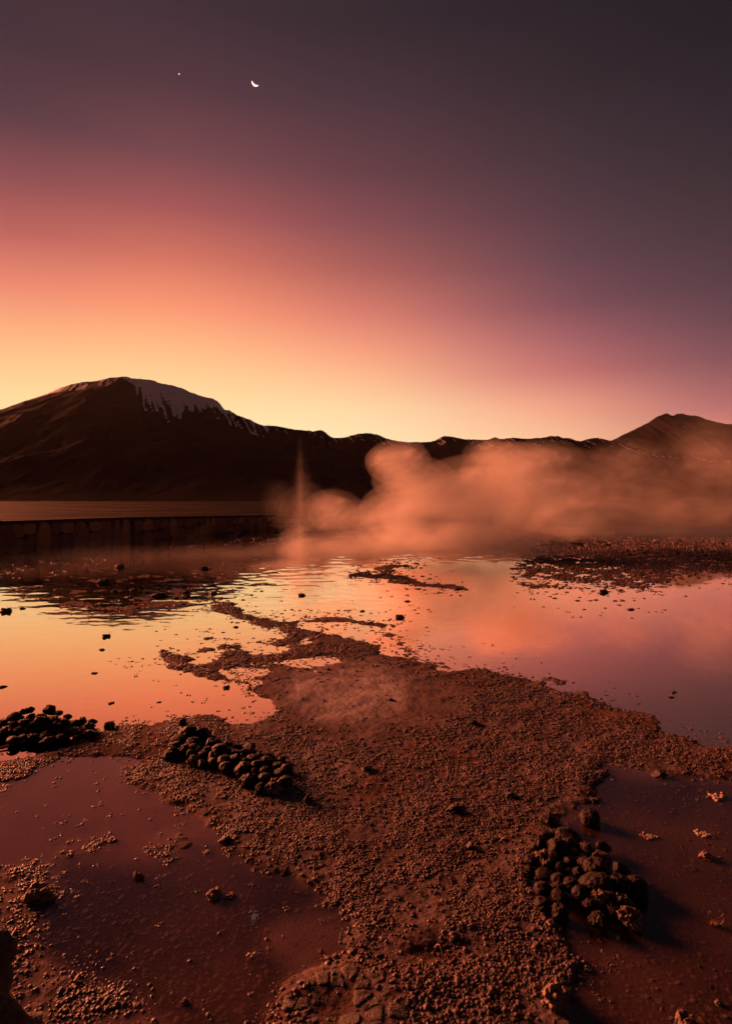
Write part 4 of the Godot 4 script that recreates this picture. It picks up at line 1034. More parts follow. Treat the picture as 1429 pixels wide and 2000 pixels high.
func lone_stones() -> void:
	var lone: Array = [
		[Vector4(-5.482, 12.691, 0.229, 0.137), "round", "low dark stone in misty water nearer the long stone wall"],
		[Vector4(-4.759, 10.348, 0.224, 0.131), "round", "broad dark stone alone in the misty dark reflection below the wall"],
		[Vector4(-4.837, 7.653, 0.117, 0.090), "rough", "knobbly dark stone in the bright pool at its far outer edge"],
		[Vector4(-4.742, 7.850, 0.078, 0.042), "flat", "flat dark pebble beside the knobbly stone in the bright pool"],
		[Vector4(-3.228, 8.880, 0.216, 0.080), "flat", "widest low dark rock among the far stones in the shallows"],
		[Vector4(-2.868, 9.056, 0.122, 0.090), "round", "squarish dark stone just beyond the widest low far rock"],
		[Vector4(-2.437, 9.091, 0.106, 0.074), "round", "dark stone alone in orange water beyond the crust's far tip"],
		[Vector4(-3.831, 9.399, 0.119, 0.076), "round", "small dark stone at the back of the far scattered stones"],
		[Vector4(-4.138, 9.364, 0.084, 0.067), "round", "very small stone lying in front of the broad stone in mist"],
		[Vector4(-2.890, 8.683, 0.070, 0.039), "flat", "tiny flat stone between the widest far rock and squarish stone"],
		[Vector4(-3.626, 8.759, 0.079, 0.047), "flat", "tiny stone in front of the small far stone on rippled water"],
		[Vector4(-2.845, 6.248, 0.073, 0.056), "rough", "lone jagged dark stone at the edge of the dark mountain reflection"],
		[Vector4(-2.652, 5.700, 0.067, 0.031), "flat", "thin dark slab lying on bright yellow water below the jagged stone"],
		[Vector4(-2.349, 4.925, 0.058, 0.027), "flat", "thin dark slab beside the patch of scattered pebbles in the pool"],
		[Vector4(-2.913, 4.564, 0.062, 0.033), "flat", "dark slab cut by the picture edge on the orange pool"],
		[Vector4(-1.875, 4.200, 0.042, 0.026), "rough", "small two-lobed stone in the red part of the pool"],
		[Vector4(-1.537, 4.218, 0.042, 0.019), "flat", "thin dark sliver of stone in the red part of the pool"],
		[Vector4(-1.011, 8.944, 0.113, 0.073), "round", "dark rounded stone in rippled water right below the geyser"],
		[Vector4(-0.052, 7.669, 0.069, 0.041), "round", "small dark stone between two ripple lines beyond the thin ridge"],
		[Vector4(0.429, 7.264, 0.118, 0.079), "round", "largest dark stone standing off the end of the thin ridge"],
		[Vector4(0.611, 8.420, 0.083, 0.038), "flat", "flat dark stone in front of the far crust ridge's end"],
		[Vector4(-1.533, 6.711, 0.067, 0.036), "flat", "flat dark stone in the yellow pool beside the crust spine"],
		[Vector4(3.866, 9.258, 0.158, 0.092), "rough", "peaked dark rock at the near edge of the far muddy flat"],
		[Vector4(2.880, 8.699, 0.071, 0.031), "flat", "little flat stone alone on the mauve pool before the muddy flat"],
		[Vector4(3.625, 7.789, 0.098, 0.035), "flat", "long low stone on the mauve pool in front of the peaked rock"],
		[Vector4(3.150, 8.478, 0.069, 0.031), "flat", "tiny pair-like flat stone on the mauve pool between two others"],
		[Vector4(2.395, 4.435, 0.048, 0.028), "rough", "small peaked stone on the dark mauve water off the crust shore"],
		[Vector4(2.316, 4.324, 0.055, 0.023), "flat", "flat stone in front of the small peaked stone on mauve water"],
		[Vector4(-0.331, 5.003, 0.036, 0.036), "round", "small black stone on the rim of the glittering lagoon"],
		[Vector4(-3.498, 12.347, 0.145, 0.122), "rough", "upright dark rock on the far shoal before the stone wall's end"],
		[Vector4(-1.111, 4.543, 0.045, 0.041), "rough", "dark lump beside the curved crust arm in the red pool"],
		[Vector4(-1.699, 3.761, 0.068, 0.075), "round", "round dark boulder standing apart from the poolside heap"],
		[Vector4(0.710, 3.797, 0.062, 0.044), "round", "dark stone embedded in the smooth brown crust"],
		[Vector4(0.181, 4.239, 0.038, 0.031), "round", "tiny dark stone on the palest smooth crust"],
		[Vector4(0.004, 3.134, 0.062, 0.042), "round", "dark stone alone on the grainy crust beyond the heap's end"],
		[Vector4(-0.289, 2.804, 0.043, 0.056), "rough", "upright dark stone in front of the end of the heap on crust"],
		[Vector4(0.422, 2.733, 0.074, 0.044), "rough", "low black clod in the middle of the grainy crust"],
		[Vector4(0.448, 2.444, 0.026, 0.040), "rough", "small upright black stone on grainy crust before the black clod"],
		[Vector4(0.724, 2.857, 0.051, 0.028), "rough", "small black clod on grainy crust beyond the near heap"],
		[Vector4(-1.243, 2.141, 0.081, 0.069), "crusty", "large brown-topped rock on the near crust beside a pale stone"],
		[Vector4(-1.195, 2.134, 0.050, 0.046), "crusty", "small pale crusted stone leaning on the large brown-topped rock"],
		[Vector4(-0.904, 2.258, 0.051, 0.055), "shard", "pointed dark shard with glinting edges standing in the mud"],
		[Vector4(-0.574, 2.156, 0.052, 0.051), "crusty", "rounded brown stone, the taller of a pair in the mud"],
		[Vector4(-0.513, 2.152, 0.048, 0.025), "crusty", "flat pale stone, the lower of a pair in the mud"],
		[Vector4(0.558, 1.696, 0.064, 0.082), "crusty", "large orange-brown upright rock at the bottom among nodules"],
		[Vector4(1.427, 2.388, 0.056, 0.039), "crusty", "small pale crusted lump alone in the dark shallows"],
		[Vector4(0.908, 1.625, 0.053, 0.050), "crusty", "hollow crusted rock at the bottom of the dark shallows"],
		[Vector4(-0.542, 1.698, 0.024, 0.024), "crusty", "small red-brown stone in the near mud"],
		[Vector4(-0.100, 1.860, 0.025, 0.025), "crusty", "small stone at the rim of the puddle above the cracked mound"],
		[Vector4(1.591, 3.090, 0.061, 0.039), "rough", "dark stone on the shore where crust meets the dark shallows"],
		[Vector4(0.705, 1.815, 0.025, 0.021), "crusty", "small orange stone on the nodule field before the dark shallows"],
		[Vector4(-0.616, 2.492, 0.045, 0.034), "rough", "dark brown stone at the muddy end of the grainy crust"],
		[Vector4(1.047, 1.695, 0.018, 0.018), "crusty", "small round crusted stone near the murky corner of the shallows"],
	]

	var mat := surface(Color.WHITE, 0.75, bump_texture(72, 0.03, 5), 0.1, 9.0, true)
	var shapes := {"round": [], "flat": [], "rough": [], "crusty": [], "shard": []}
	for k in 3:
		shapes.round.append(rock_mesh(40 + k, 4, 0.28, 3, 0.0, Color(0.022, 0.016, 0.014), Color(0.1, 0.07, 0.055), 0.1))
		shapes.flat.append(rock_mesh(50 + k, 3, 0.35, 2, 0.0, Color(0.022, 0.016, 0.014)))
		shapes.rough.append(rock_mesh(60 + k, 4, 0.75, 3, 0.0, Color(0.022, 0.016, 0.014)))
		shapes.crusty.append(rock_mesh(70 + k, 4, 0.5, 3, 0.0, Color(0.08, 0.045, 0.03), Color(0.2, 0.14, 0.1), 0.4))
		shapes.shard.append(shard_mesh())
	var r := RandomNumberGenerator.new()
	r.seed = 5
	for s in lone:
		var v: Vector4 = s[0]
		var o := mesh_node(next_name("stone"), shapes[s[1]][r.randi() % 3], mat)
		var half := Vector3(v.z * 0.54, clampf(v.w * 0.42, v.z * 0.18, v.z * 0.6), clampf((v.z + v.w) * 0.26, 0.0, v.z))
		if s[1] == "shard":
			half = Vector3(half.x, half.x * 0.95, half.x * 0.55)
		var y := maxf(height(v.x, v.y), -0.006) + half.y * 0.4
		o.transform = Transform3D(Basis(Vector3.UP, r.randf_range(-0.5, 0.5)) * Basis(Vector3.BACK, r.randf_range(-0.15, 0.15)) * Basis.from_scale(half), Vector3(v.x, y, -v.y))
		tag(o, s[2], "stone", "stones lying apart on the flats")
	# the dark boulder close to the lens
	var big := mesh_node("boulder", rock_mesh(91, 5, 0.5, 0, 0.0, Color(0.055, 0.04, 0.037), Color(0.11, 0.08, 0.07), 0.35), surface(Color.WHITE, 0.85, bump_texture(73, 0.04, 5), 2.5, 4.0, true))
	big.transform = Transform3D(Basis(Vector3.UP, 0.5) * Basis.from_scale(Vector3(0.46, 0.5, 0.46)), Vector3(-1.17, 0.3, -0.9))
	tag(big, "big dark blurred boulder close to the lens in the bottom corner", "boulder")


# ------------------------------------------------------------------ cracked mound

func cracked_mound() -> void:
	var mound := Node3D.new()
	mound.name = "cracked_crust_mound"
	add_child(mound)
	mound.position = Vector3(-0.075, 0, -1.66)
	tag(mound, "low brown mineral mound broken into cracked plates at the bottom edge", "mound")
	var r := RandomNumberGenerator.new()
	r.seed = 31
	var seeds: Array[Vector2] = []
	for k in 400:
		var p := Vector2(r.randf_range(-0.24, 0.26), r.randf_range(-0.19, 0.17))
		var ok := p.length() > 0.07 + 0.05 * lumps.get_noise_2d(p.x * 14.0 + 5.0, p.y * 14.0) and p.length() < 0.155 + 0.06 * lumps.get_noise_2d(p.x * 9.0, p.y * 9.0)
		for s in seeds:
			if s.distance_to(p) < 0.02 + 0.035 * fposmod(s.x * 91.0, 1.0):
				ok = false
		if ok:
			seeds.append(p)
	var mats: Array[StandardMaterial3D] = []
	var grain := bump_texture(74, 0.03, 5)
	for k in 3:
		mats.append(surface([Color(0.034, 0.022, 0.018), Color(0.04, 0.026, 0.021), Color(0.047, 0.033, 0.029)][k], 0.85, grain, 0.5, 7.0))
	for s in seeds:
		var cell := PackedVector2Array([s + Vector2(-0.032, -0.026), s + Vector2(0.035, -0.029), s + Vector2(0.028, 0.034), s + Vector2(-0.034, 0.027)])
		for o in seeds:
			if o == s:
				continue
			var mid := (s + o) * 0.5 - (o - s).normalized() * 0.0011
			var n := (o - s).normalized()
			var next := PackedVector2Array()
			for i in cell.size():
				var a := cell[i]
				var b := cell[(i + 1) % cell.size()]
				var da := (a - mid).dot(n)
				var db := (b - mid).dot(n)
				if da <= 0.0:
					next.append(a)
				if (da < 0.0) != (db < 0.0) and da != db:
					next.append(a.lerp(b, da / (da - db)))
			cell = next
		if cell.size() < 3:
			continue
		# roughen the outline and lay the plate over the swelling ground, tilted a little
		var rim := PackedVector2Array()
		for i in cell.size():
			var a := cell[i]
			var b := cell[(i + 1) % cell.size()]
			var cuts := maxi(int(a.distance_to(b) / 0.008), 1)
			for k in cuts:
				var p := a.lerp(b, k / float(cuts))
				rim.append(p.lerp(s, 0.02 + 0.2 * maxf(fine.get_noise_2d(p.x * 3.0 + 9.0, p.y * 3.0) + 0.3, 0.0)))
		var thick := r.randf_range(0.010, 0.018)
		var raise := r.randf_range(0.0, 0.005) * clampf(1.3 - s.length() / 0.2, 0.1, 1.0)
		var lean := Vector2(r.randf_range(-0.05, 0.05), r.randf_range(-0.05, 0.05))
		var st := SurfaceTool.new()
		st.begin(Mesh.PRIMITIVE_TRIANGLES)
		var rings: Array[float] = [0.3, 0.62, 0.88, 1.0]
		var top := func(p: Vector2, down: float) -> Vector3:
			return Vector3(p.x, mound_top(p) + raise + lean.dot(p - s) - down + 0.0022 * fine.get_noise_2d(p.x * 2.0, p.y * 2.0 + 3.0), p.y)
		var n := rim.size()
		for i in n:
			var a := rim[i]
			var b := rim[(i + 1) % n]
			tri(st, top.call(s, 0.0), top.call(s.lerp(a, 0.3), 0.0), top.call(s.lerp(b, 0.3), 0.0))
			for k in 3:
				var d0 := 0.0 if k < 2 else 0.0
				var d1 := 0.0 if k < 2 else 0.003
				var a0: Vector3 = top.call(s.lerp(a, rings[k]), d0)
				var b0: Vector3 = top.call(s.lerp(b, rings[k]), d0)
				var a1: Vector3 = top.call(s.lerp(a, rings[k + 1]), d1)
				var b1: Vector3 = top.call(s.lerp(b, rings[k + 1]), d1)
				tri(st, a0, a1, b1)
				tri(st, a0, b1, b0)
			var a2: Vector3 = top.call(a, 0.003)
			var b2: Vector3 = top.call(b, 0.003)
			tri(st, a2, a2 - Vector3(0, thick, 0), b2 - Vector3(0, thick, 0))
			tri(st, a2, b2 - Vector3(0, thick, 0), b2)
		st.index()
		st.generate_normals()
		mesh_node("crust_plate", st.commit(), mats[r.randi() % 3], mound)


func mound_top(p: Vector2) -> float:
	return height(p.x - 0.075, 1.66 - p.y)


func tri(st: SurfaceTool, a: Vector3, b: Vector3, c: Vector3) -> void:
	st.add_vertex(a)
	st.add_vertex(c)
	st.add_vertex(b)


# ------------------------------------------------------------------ nodules, pebbles

func nodules() -> void:
	var near: Array = [[], [], [], []]
	var far: Array = [[], [], [], [], [], [], [], []]
	var r := RandomNumberGenerator.new()
	r.seed = 77
	for gy in range(24, GH):
		var d := 1.0 / ((gy + 0.5) * NSTEP)
		var q := 1665.0 / d
		if q > 1250.0:
			break
		var area := (BSTEP * d) * (NSTEP * d * d)
		var mean := minf(maxf(0.0050, 0.0011 * d + 0.0006), 0.03)
		if d > 2.0 and d < 8.0:
			mean *= 0.76
		var expect := area / (mean * mean * 1.5)
		for gx in range(150, 850):
			var wx := (B0 + (gx + 0.5) * BSTEP)
			var n: float = field(node_field, (wx + warp.get_noise_2d(wx * 4.0, 30.0 + 8.0 * log(d)) * 0.022) * d, d + warp.get_noise_2d(wx * 4.0 + 70.0, 8.0 * log(d)) * 0.022 * d)
			if n < 0.015:
				continue
			var x0 := (B0 + (gx + 0.5) * BSTEP) * d
			# clumps and bare spots
			var patch := 0.12 + 1.35 * smoothstep(-0.3, 0.35, tint.get_noise_2d(x0 * 3.0 + 7.0, d * 3.0) + 0.6 * shore.get_noise_2d(x0 + 9.0, d))
			patch = lerpf(patch * smoothstep(0.0, 0.36, n + 0.42 * shore.get_noise_2d(x0 * 1.5, d * 1.5)), patch, smoothstep(5.0, 9.0, d))
			var want := expect * n * patch
			var many := 1.0 if d < 2.0 else 8.0 if d < 3.0 else 13.0
			want /= many
			var count := int(want)
			if r.randf() < want - count:
				count += 1
			for k in count:
				var dd := d + (r.randf() - 0.5) * NSTEP * d * d
				var x := x0 + (r.randf() - 0.5) * BSTEP * d
				var s := mean * ((0.38 + 0.3 * r.randf() + 1.1 * pow(r.randf(), 4.0)) if many == 1.0 else r.randf_range(0.85, 1.15))
				if many == 1.0 and r.randf() < 0.012:
					s *= 1.8
				var h := height(x, dd)
				if h < -s * 0.9:
					if r.randf() < (0.3 if d < 4.5 else 0.6):
						continue
					h = -s * 0.25
				var t := Transform3D(Basis(Vector3.UP, r.randf() * TAU) * Basis(Vector3.RIGHT, r.randf_range(-0.4, 0.4)) * Basis.from_scale(Vector3(s * r.randf_range(0.8, 1.25), s, s * r.randf_range(0.8, 1.25))), Vector3(x, h + s * 0.12, -dd))
				if many > 1.0:
					s *= 1.0 if many < 10.0 else 1.1
					var slope := Vector3(height(x - 0.02, dd) - height(x + 0.02, dd), 0.04, height(x, dd + 0.02) - height(x, dd - 0.02)).normalized()
					t = Transform3D(Basis(Quaternion(Vector3.UP, slope.lerp(Vector3.UP, 0.3).normalized())) * Basis(Vector3.UP, r.randf() * TAU) * Basis.from_scale(Vector3.ONE * s), Vector3(x, h + s * 0.12, -dd))
				if many == 1.0:
					near[r.randi() % 4].append(t)
				else:
					far[r.randi() % 8].append(t)
	var whole := Node3D.new()
	whole.name = "mineral_nodules"
	add_child(whole)
	tag(whole, "knobbly mineral nodules covering the crust and fringing the pools", "nodules", "", "stuff")
	var mats: Array[StandardMaterial3D] = []
	for c: Color in [Color(0.076, 0.047, 0.043), Color(0.059, 0.036, 0.034), Color(0.091, 0.062, 0.058), Color(0.05, 0.032, 0.031)]:
		mats.append(matt(surface(c, 0.52), 0.34))
	for k in 4:
		var list: Array[Transform3D] = []
		list.assign(near[k])
		scatter("nodule_cluster", nodule_mesh(k, 2), mats[k], list, whole)
	for k in 8:
		var list: Array[Transform3D] = []
		list.assign(far[k])
		# eight knobs of mixed size grown together in a small patch
		var st := SurfaceTool.new()
		st.begin(Mesh.PRIMITIVE_TRIANGLES)
		for i in 8:
			var s := 0.42 + 0.3 * r.randf() + 1.05 * pow(r.randf(), 4.0)
			var a := r.randf() * TAU
			var out := 3.4 * sqrt(r.randf())
			st.append_from(nodule_mesh(10 + (k + i) % 5, 1), 0, Transform3D(Basis(Vector3.UP, r.randf() * TAU) * Basis(Vector3.RIGHT, r.randf_range(-0.4, 0.4)) * Basis.from_scale(Vector3(s * r.randf_range(0.8, 1.25), s, s * r.randf_range(0.8, 1.25))), Vector3(cos(a) * out, 0.0, sin(a) * out)))
		scatter("nodule_cluster", st.commit(), mats[k % 4], list, whole)


func pebbles() -> void:
	var list: Array[Transform3D] = []
	var r := RandomNumberGenerator.new()
	r.seed = 78
	for k in 60000:
		var q := r.randf_range(480.0, 1150.0)
		var d := 1665.0 / q
		var x := r.randf_range(-0.8, 0.8) * d
		if r.randf() > field(pebble_field, x, d) * 0.32:
			continue
		var s := 0.003 + 0.008 * pow(r.randf(), 4.0)
		list.append(Transform3D(Basis.from_euler(Vector3(r.randf_range(-0.3, 0.3), r.randf() * TAU, r.randf_range(-0.3, 0.3))) * Basis.from_scale(Vector3(s * 1.3, s * 0.25, s)), Vector3(x, height(x, d) + s * 0.05, -d)))
	var o := scatter("pebbles", rock_mesh(95, 2, 0.4, 4, 0.0, Color(0.055, 0.036, 0.032)), matt(surface(Color.WHITE, 0.6, null, 0, 1, true)), list)
	tag(o, "flat brown pebbles under the shallow water of the muddy hollow", "pebbles", "", "stuff")


# ------------------------------------------------------------------ small things

func tube(points: Array[Vector3], radius: float) -> ArrayMesh:
	var st := SurfaceTool.new()
	st.begin(Mesh.PRIMITIVE_TRIANGLES)
	var n := points.size()
	for i in n - 1:
		var dir := (points[i + 1] - points[i]).normalized()
		var a := dir.cross(Vector3.UP)
		a = a.normalized() if a.length() > 0.01 else Vector3.RIGHT
		var b := dir.cross(a)
		var r0 := radius * (1.0 - 0.5 * i / n)
		var r1 := radius * (1.0 - 0.5 * (i + 1) / n)
		for k in 7:
			var u := k / 7.0 * TAU
			var v := (k + 1) / 7.0 * TAU
			var p0 := points[i] + (a * cos(u) + b * sin(u)) * r0
			var p1 := points[i] + (a * cos(v) + b * sin(v)) * r0
			var q0 := points[i + 1] + (a * cos(u) + b * sin(u)) * r1
			var q1 := points[i + 1] + (a * cos(v) + b * sin(v)) * r1
			for p: Vector3 in [p0, p1, q1, p0, q1, q0]:
				st.add_vertex(p)
	st.index()
	st.generate_normals()
	return st.commit()


func odds_and_ends() -> void:
	var twig := surface(Color(0.16, 0.09, 0.06), 0.8)
	var pts: Array[Vector3] = []
	for k in 14:
		var t := k / 13.0
		pts.append(Vector3(lerpf(-2.35, -2.02, t), 0.012 + 0.014 * t * t + 0.003 * sin(t * 9.0), -(lerpf(3.33, 3.5, t) + 0.05 * t * t)))
	tag(mesh_node("stick", tube(pts, 0.008), twig), "thin bent brown stick lying in the water before the poolside heap", "stick")
	var blades := [[Vector3(0.225, 0.0, -1.9), Vector3(0.25, 0.0, -1.86), "long pale dry stem lying over the crust puddle"], [Vector3(0.17, 0.01, -1.83), Vector3(0.176, 0.0, -1.79), "short dry stem bent beside the crust puddle"], [Vector3(0.58, 0.01, -2.48), Vector3(0.63, 0.01, -2.455), "straw sticking out of the crust lump near the shallows"]]
	for b in blades:
		var line: Array[Vector3] = []
		for k in 8:
			var t := k / 7.0
			line.append((b[0] as Vector3).lerp(b[1], t) + Vector3(0.004 * sin(t * 3.0), 0.03 * sin(t * PI), 0))
		tag(mesh_node(next_name("dry_stem"), tube(line, 0.0011), surface(Color(0.4, 0.3, 0.2), 0.8)), b[2], "stem", "dry stems on the crust")
	# pale shell-like flakes in the mud
	var white := surface(Color(0.6, 0.57, 0.55), 0.5)
	var spots := [[Vector2(-0.383, 1.876), "curved white flake lying highest of the cluster in the near mud"], [Vector2(-0.367, 1.878), "small white flake beside the curved flake in the near mud"], [Vector2(-0.388, 1.868), "white sliver below the curved flake in the near mud"], [Vector2(-0.373, 1.862), "tiny white speck lowest among the flakes in the near mud"]]
	for k in spots.size():
		var p: Vector2 = spots[k][0]
		var line: Array[Vector3] = []
		for j in 6:
			var t := j / 5.0
			line.append(Vector3(p.x + 0.010 * (t - 0.5) * (1.0 - 0.2 * k), 0.004 + 0.004 * sin(t * PI), -p.y + 0.004 * sin(t * PI + k)))
		tag(mesh_node(next_name("white_flake"), tube(line, 0.0018), white), spots[k][1], "flake", "white flakes in the near mud")
	# crusted clumps in the shallows
	var clumps := [[Vector2(1.265, 2.53), 0.03, "pale crusted clump nearest the heap in the dark shallows"], [Vector2(1.51, 2.55), 0.03, "pale crusted clump farther out in the dark shallows"], [Vector2(1.77, 2.87), 0.045, "wide pale crusted clump on the far side of the dark shallows"]]
	for c in clumps:
		var clump := mesh_node(next_name("crusted_clump"), null, null)
		var st := SurfaceTool.new()
		st.begin(Mesh.PRIMITIVE_TRIANGLES)
		for k in 26:
			var s: float = c[1] * rng.randf_range(0.16, 0.3)
			var p := Vector3(rng.randfn(0, 0.5) * c[1], s * 0.4, rng.randfn(0, 0.35) * c[1])
			st.append_from(nodule_mesh(30 + k % 3, 1), 0, Transform3D(Basis(Vector3.UP, rng.randf() * 6.0) * Basis.from_scale(Vector3.ONE * s), p))
		clump.mesh = st.commit()
		clump.material_override = surface(Color(0.22, 0.165, 0.13), 0.8)
		var at: Vector2 = c[0]
		clump.position = Vector3(at.x, maxf(height(at.x, at.y), -0.004), -at.y)
		tag(clump, c[2], "crust clump", "crusted clumps in the dark shallows")
	var weed := Node3D.new()
	weed.name = "dead_weed"
	add_child(weed)
	weed.position = Vector3(1.225, 0.0, -2.01)
	tag(weed, "dark tangle of dead twigs standing in the murky shallows", "weed")
	for k in 9:
		var line: Array[Vector3] = []
		var lean := Vector3(rng.randf_range(-1, 1), rng.randf_range(0.3, 1.0), rng.randf_range(-0.7, 0.7)) * 0.04
		for j in 6:
			var t := j / 5.0
			line.append(lean * t + Vector3(0.01 * sin(t * 4.0 + k), 0.0, 0.008 * cos(t * 3.0 + k)))
		mesh_node("twig", tube(line, 0.0022), twig, weed)


# ------------------------------------------------------------------ steam

func puff(parent: Node, at: Vector3, radii: Vector3, tau: float, turn := 0.0) -> void:
	var f := FogVolume.new()
	f.name = "steam_puff"
	f.shape = RenderingServer.FOG_VOLUME_SHAPE_ELLIPSOID
	f.size = radii * 2.0
	var m := FogMaterial.new()
	m.albedo = Color(1.0, 0.985, 0.97)
	m.density = tau / (2.0 * radii.z)
	m.edge_fade = 0.3
	f.material = m
	f.position = at
	f.rotation.z = turn
	parent.add_child(f, true)


func soft_puff(parent: Node, at: Vector3, radii: Vector3, tau: float, turn := 0.0) -> void:
	# denser towards its heart
	puff(parent, at, radii * 1.45, tau * 0.26, turn)
	puff(parent, at, radii * 1.1, tau * 0.28, turn)
	puff(parent, at, radii * 0.75, tau * 0.26, turn)
	puff(parent, at, radii * 0.42, tau * 0.2, turn)


func bank(parent: Node, list: Array, r: RandomNumberGenerator) -> void:
	for b in list:
		var at: Vector3 = b[0]
		var rx: float = b[1]
		var ry: float = b[2]
		var tau: float = b[3]
		var n: int = b[4]
		var rz := clampf((rx + ry) * 0.5, 0.1, 1.5)
		soft_puff(parent, at, Vector3(rx, ry, rz if n > 0 else rx), tau * (0.74 if n > 0 else 1.0))
		for k in n * 3:
			# torn wisps round the rim, small and stretched
			var a := r.randf() * TAU
			var e := r.randf_range(0.3, 1.05)
			var size := r.randf_range(0.1, 0.38)
			var spot := at + Vector3(cos(a) * rx * e, sin(a) * ry * e, r.randf_range(-0.6, 0.6) * rz)
			var big := (rx + ry) * 0.5 * size
			var rr := Vector3(big * r.randf_range(1.0, 2.2), big * r.randf_range(0.5, 0.9), big)
			var turn := r.randf_range(-0.3, 0.9)
			var part := tau * r.randf_range(0.06, 0.15)
			puff(parent, spot, rr * 1.1, part * 0.5, turn)
			puff(parent, spot, rr * 0.65, part * 0.5, turn)


func steam() -> void:
	var cloud_banks: Array = [
		[Vector3(0.97, 2.63, -17.00), 0.70, 0.49, 0.95, 5],
		[Vector3(1.43, 2.10, -17.00), 0.89, 0.52, 0.95, 4],
		[Vector3(0.48, 2.71, -17.00), 0.37, 0.28, 0.45, 3],
		[Vector3(1.27, 0.89, -16.50), 1.19, 0.65, 1.15, 5],
		[Vector3(2.01, 1.16, -16.50), 1.56, 0.80, 1.30, 6],
		[Vector3(3.53, 1.38, -17.00), 1.84, 1.07, 1.30, 7],
		[Vector3(4.50, 2.32, -17.50), 1.14, 0.69, 0.85, 6],
		[Vector3(3.90, 2.95, -17.50), 0.66, 0.35, 0.50, 5],
		[Vector3(5.44, 2.91, -18.00), 1.01, 0.36, 0.34, 6],
		[Vector3(6.17, 1.78, -18.00), 1.70, 0.97, 0.45, 7],
		[Vector3(6.74, 0.93, -18.00), 2.27, 0.52, 0.45, 6],
		[Vector3(8.51, 2.82, -18.50), 1.00, 0.50, 0.18, 5],
		[Vector3(9.26, 1.62, -18.50), 1.75, 0.87, 0.20, 7],
		[Vector3(11.65, 2.90, -19.00), 1.37, 0.89, 0.22, 6],
		[Vector3(11.43, 1.12, -18.50), 1.83, 0.50, 0.22, 5],
		[Vector3(8.05, 0.54, -17.00), 2.60, 0.23, 0.50, 5],
		[Vector3(11.28, 0.51, -17.50), 2.21, 0.22, 0.40, 5],
		[Vector3(3.40, 3.72, -17.50), 0.57, 0.22, 0.10, 4],
		[Vector3(11.39, 4.02, -19.00), 1.03, 0.45, 0.05, 3],
		[Vector3(14.47, 1.96, -19.00), 2.40, 1.30, 0.20, 4],
		[Vector3(-0.19, 0.26, -14.50), 1.96, 0.31, 0.65, 6],
		[Vector3(1.77, 0.34, -14.50), 1.96, 0.42, 0.95, 6],
		[Vector3(3.32, 0.32, -15.00), 1.62, 0.35, 0.65, 5],
	]
	var geyser_banks: Array = [
		[Vector3(-1.44, 1.35, -12.40), 0.07, 1.12, 0.07, 0],
		[Vector3(-1.40, 1.24, -12.40), 0.16, 0.89, 0.09, 5],
		[Vector3(-1.30, 1.02, -12.40), 0.45, 0.63, 0.20, 5],
		[Vector3(-1.48, 0.41, -12.40), 0.34, 0.40, 0.45, 4],
		[Vector3(-1.57, 0.10, -12.20), 0.73, 0.10, 0.50, 5],
		[Vector3(-1.06, 0.29, -12.40), 0.63, 0.28, 0.40, 5],
		[Vector3(-0.77, 1.19, -13.20), 0.54, 0.40, 0.45, 7],
		[Vector3(-0.89, 1.40, -13.20), 0.36, 0.24, 0.22, 4],
		[Vector3(-0.30, 0.97, -13.60), 0.54, 0.40, 0.30, 6],
		[Vector3(-1.92, 1.41, -12.60), 0.30, 0.39, 0.07, 4],
	]
	var mist_banks: Array = [
		[Vector3(-6.99, 0.05, -14.00), 3.03, 0.20, 0.09, 3],
		[Vector3(-5.20, 0.03, -15.00), 2.57, 0.19, 0.09, 3],
		[Vector3(-6.97, -0.02, -12.00), 1.95, 0.12, 0.07, 2],
		[Vector3(-3.08, 0.20, -14.00), 1.39, 0.19, 0.12, 2],
	]

	var r := RandomNumberGenerator.new()
	r.seed = 8
	var cloud := Node3D.new()
	cloud.name = "steam_cloud"
	add_child(cloud)
	tag(cloud, "wide bank of glowing steam drifting over the far water and mountains", "steam", "", "stuff")
	bank(cloud, cloud_banks, r)
	var plume := Node3D.new()
	plume.name = "geyser_plume"
	add_child(plume)
	tag(plume, "narrow geyser plume of steam shooting up from the shallow pool", "geyser", "", "stuff")
	bank(plume, geyser_banks, r)
	var mist := Node3D.new()
	mist.name = "water_mist"
	add_child(mist)
	tag(mist, "thin low mist lying on the water in front of the wall", "mist", "", "stuff")
	bank(mist, mist_banks, r)
	var haze := FogVolume.new()
	haze.name = "valley_haze"
	haze.shape = RenderingServer.FOG_VOLUME_SHAPE_BOX
	haze.size = Vector3(9000, 560, 1500)
	var hm := FogMaterial.new()
	hm.albedo = Color(0.97, 0.95, 0.95)
	hm.density = 0.00001
	haze.material = hm
	haze.position = Vector3(0, 270, -1250)
	add_child(haze)
	tag(haze, "thin dawn haze filling the valley before the mountains", "haze", "", "stuff")
	var drops: Array[Transform3D] = []
	for k in 520:
		var a := r.randf() * TAU
		var up := r.randf_range(0.4, 1.6)
		var out := absf(r.randfn(0.0, 0.22))
		if r.randf() < 0.55:
			a = r.randfn(0.2, 0.5)
			out += r.randf() * 0.9
		var y := maxf(up * (1.0 - pow(out / 1.3, 2.0)) * r.randf(), 0.02)
		var s := r.randf_range(0.0025, 0.006)
		drops.append(Transform3D(Basis.from_scale(Vector3(s, s * 1.6, s)), Vector3(-1.45 + cos(a) * out, y, -12.4 + sin(a) * out)))
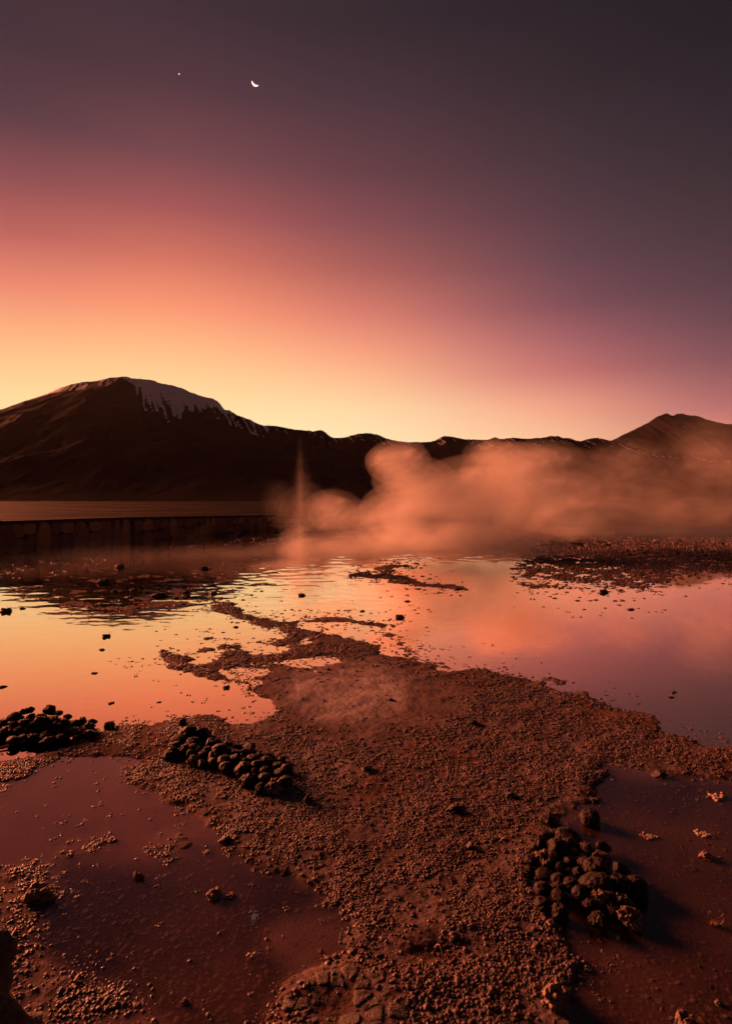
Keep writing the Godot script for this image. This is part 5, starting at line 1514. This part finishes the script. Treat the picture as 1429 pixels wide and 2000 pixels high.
	var drop := SphereMesh.new()
	drop.radial_segments = 8
	drop.rings = 5
	drop.radius = 1.0
	drop.height = 2.0
	var o := scatter("water_droplets", drop, surface(Color(0.5, 0.42, 0.38), 0.15), drops)
	tag(o, "spray of water droplets flung up round the geyser plume", "droplets", "", "stuff")


# ------------------------------------------------------------------ moon and morning star

func moon() -> void:
	var far := 5200.0
	var towards := Vector3(-0.1942, 0.736, -1.0)
	var at := towards * far / towards.length()
	var size := 7.0 / 1110.0 * far / towards.length()
	var out := -at.normalized()
	var right := Vector3.UP.cross(out).normalized()
	var up := out.cross(right)
	var lit := (right * -0.40 - up * 0.92).normalized()
	var side := lit.cross(out).normalized()
	var st := SurfaceTool.new()
	st.begin(Mesh.PRIMITIVE_TRIANGLES)
	var na := 28
	var nb := 10
	var p := func(i: int, j: int) -> Vector3:
		var phi := lerpf(-PI / 2.0, PI / 2.0, i / float(na))
		var b := lerpf(asin(0.56), PI * 0.62, j / float(nb))
		return (lit * sin(b) * cos(phi) + out * cos(b) * cos(phi) + side * sin(phi)) * size
	for i in na:
		for j in nb:
			for q: Vector3 in [p.call(i, j), p.call(i + 1, j), p.call(i + 1, j + 1), p.call(i, j), p.call(i + 1, j + 1), p.call(i, j + 1)]:
				st.add_vertex(q)
	st.generate_normals()
	var glow := StandardMaterial3D.new()
	glow.albedo_color = Color(0.6, 0.58, 0.55)
	glow.emission_enabled = true
	glow.emission = Color(1.0, 0.96, 0.88)
	glow.emission_energy_multiplier = 0.32
	glow.cull_mode = BaseMaterial3D.CULL_DISABLED
	var m := mesh_node("moon", st.commit(), glow)
	m.position = at
	tag(m, "thin bright crescent moon high in the dusky sky", "moon")
	var dot := SphereMesh.new()
	var ray := Vector3(-0.3284, 0.7504, -1.0)
	dot.radius = 0.95 / 1110.0 * far / ray.length()
	dot.height = dot.radius * 2.0
	var star := mesh_node("morning_star", dot, glow)
	star.position = ray * far / ray.length()
	tag(star, "tiny white point of the morning star beside the crescent moon", "star")
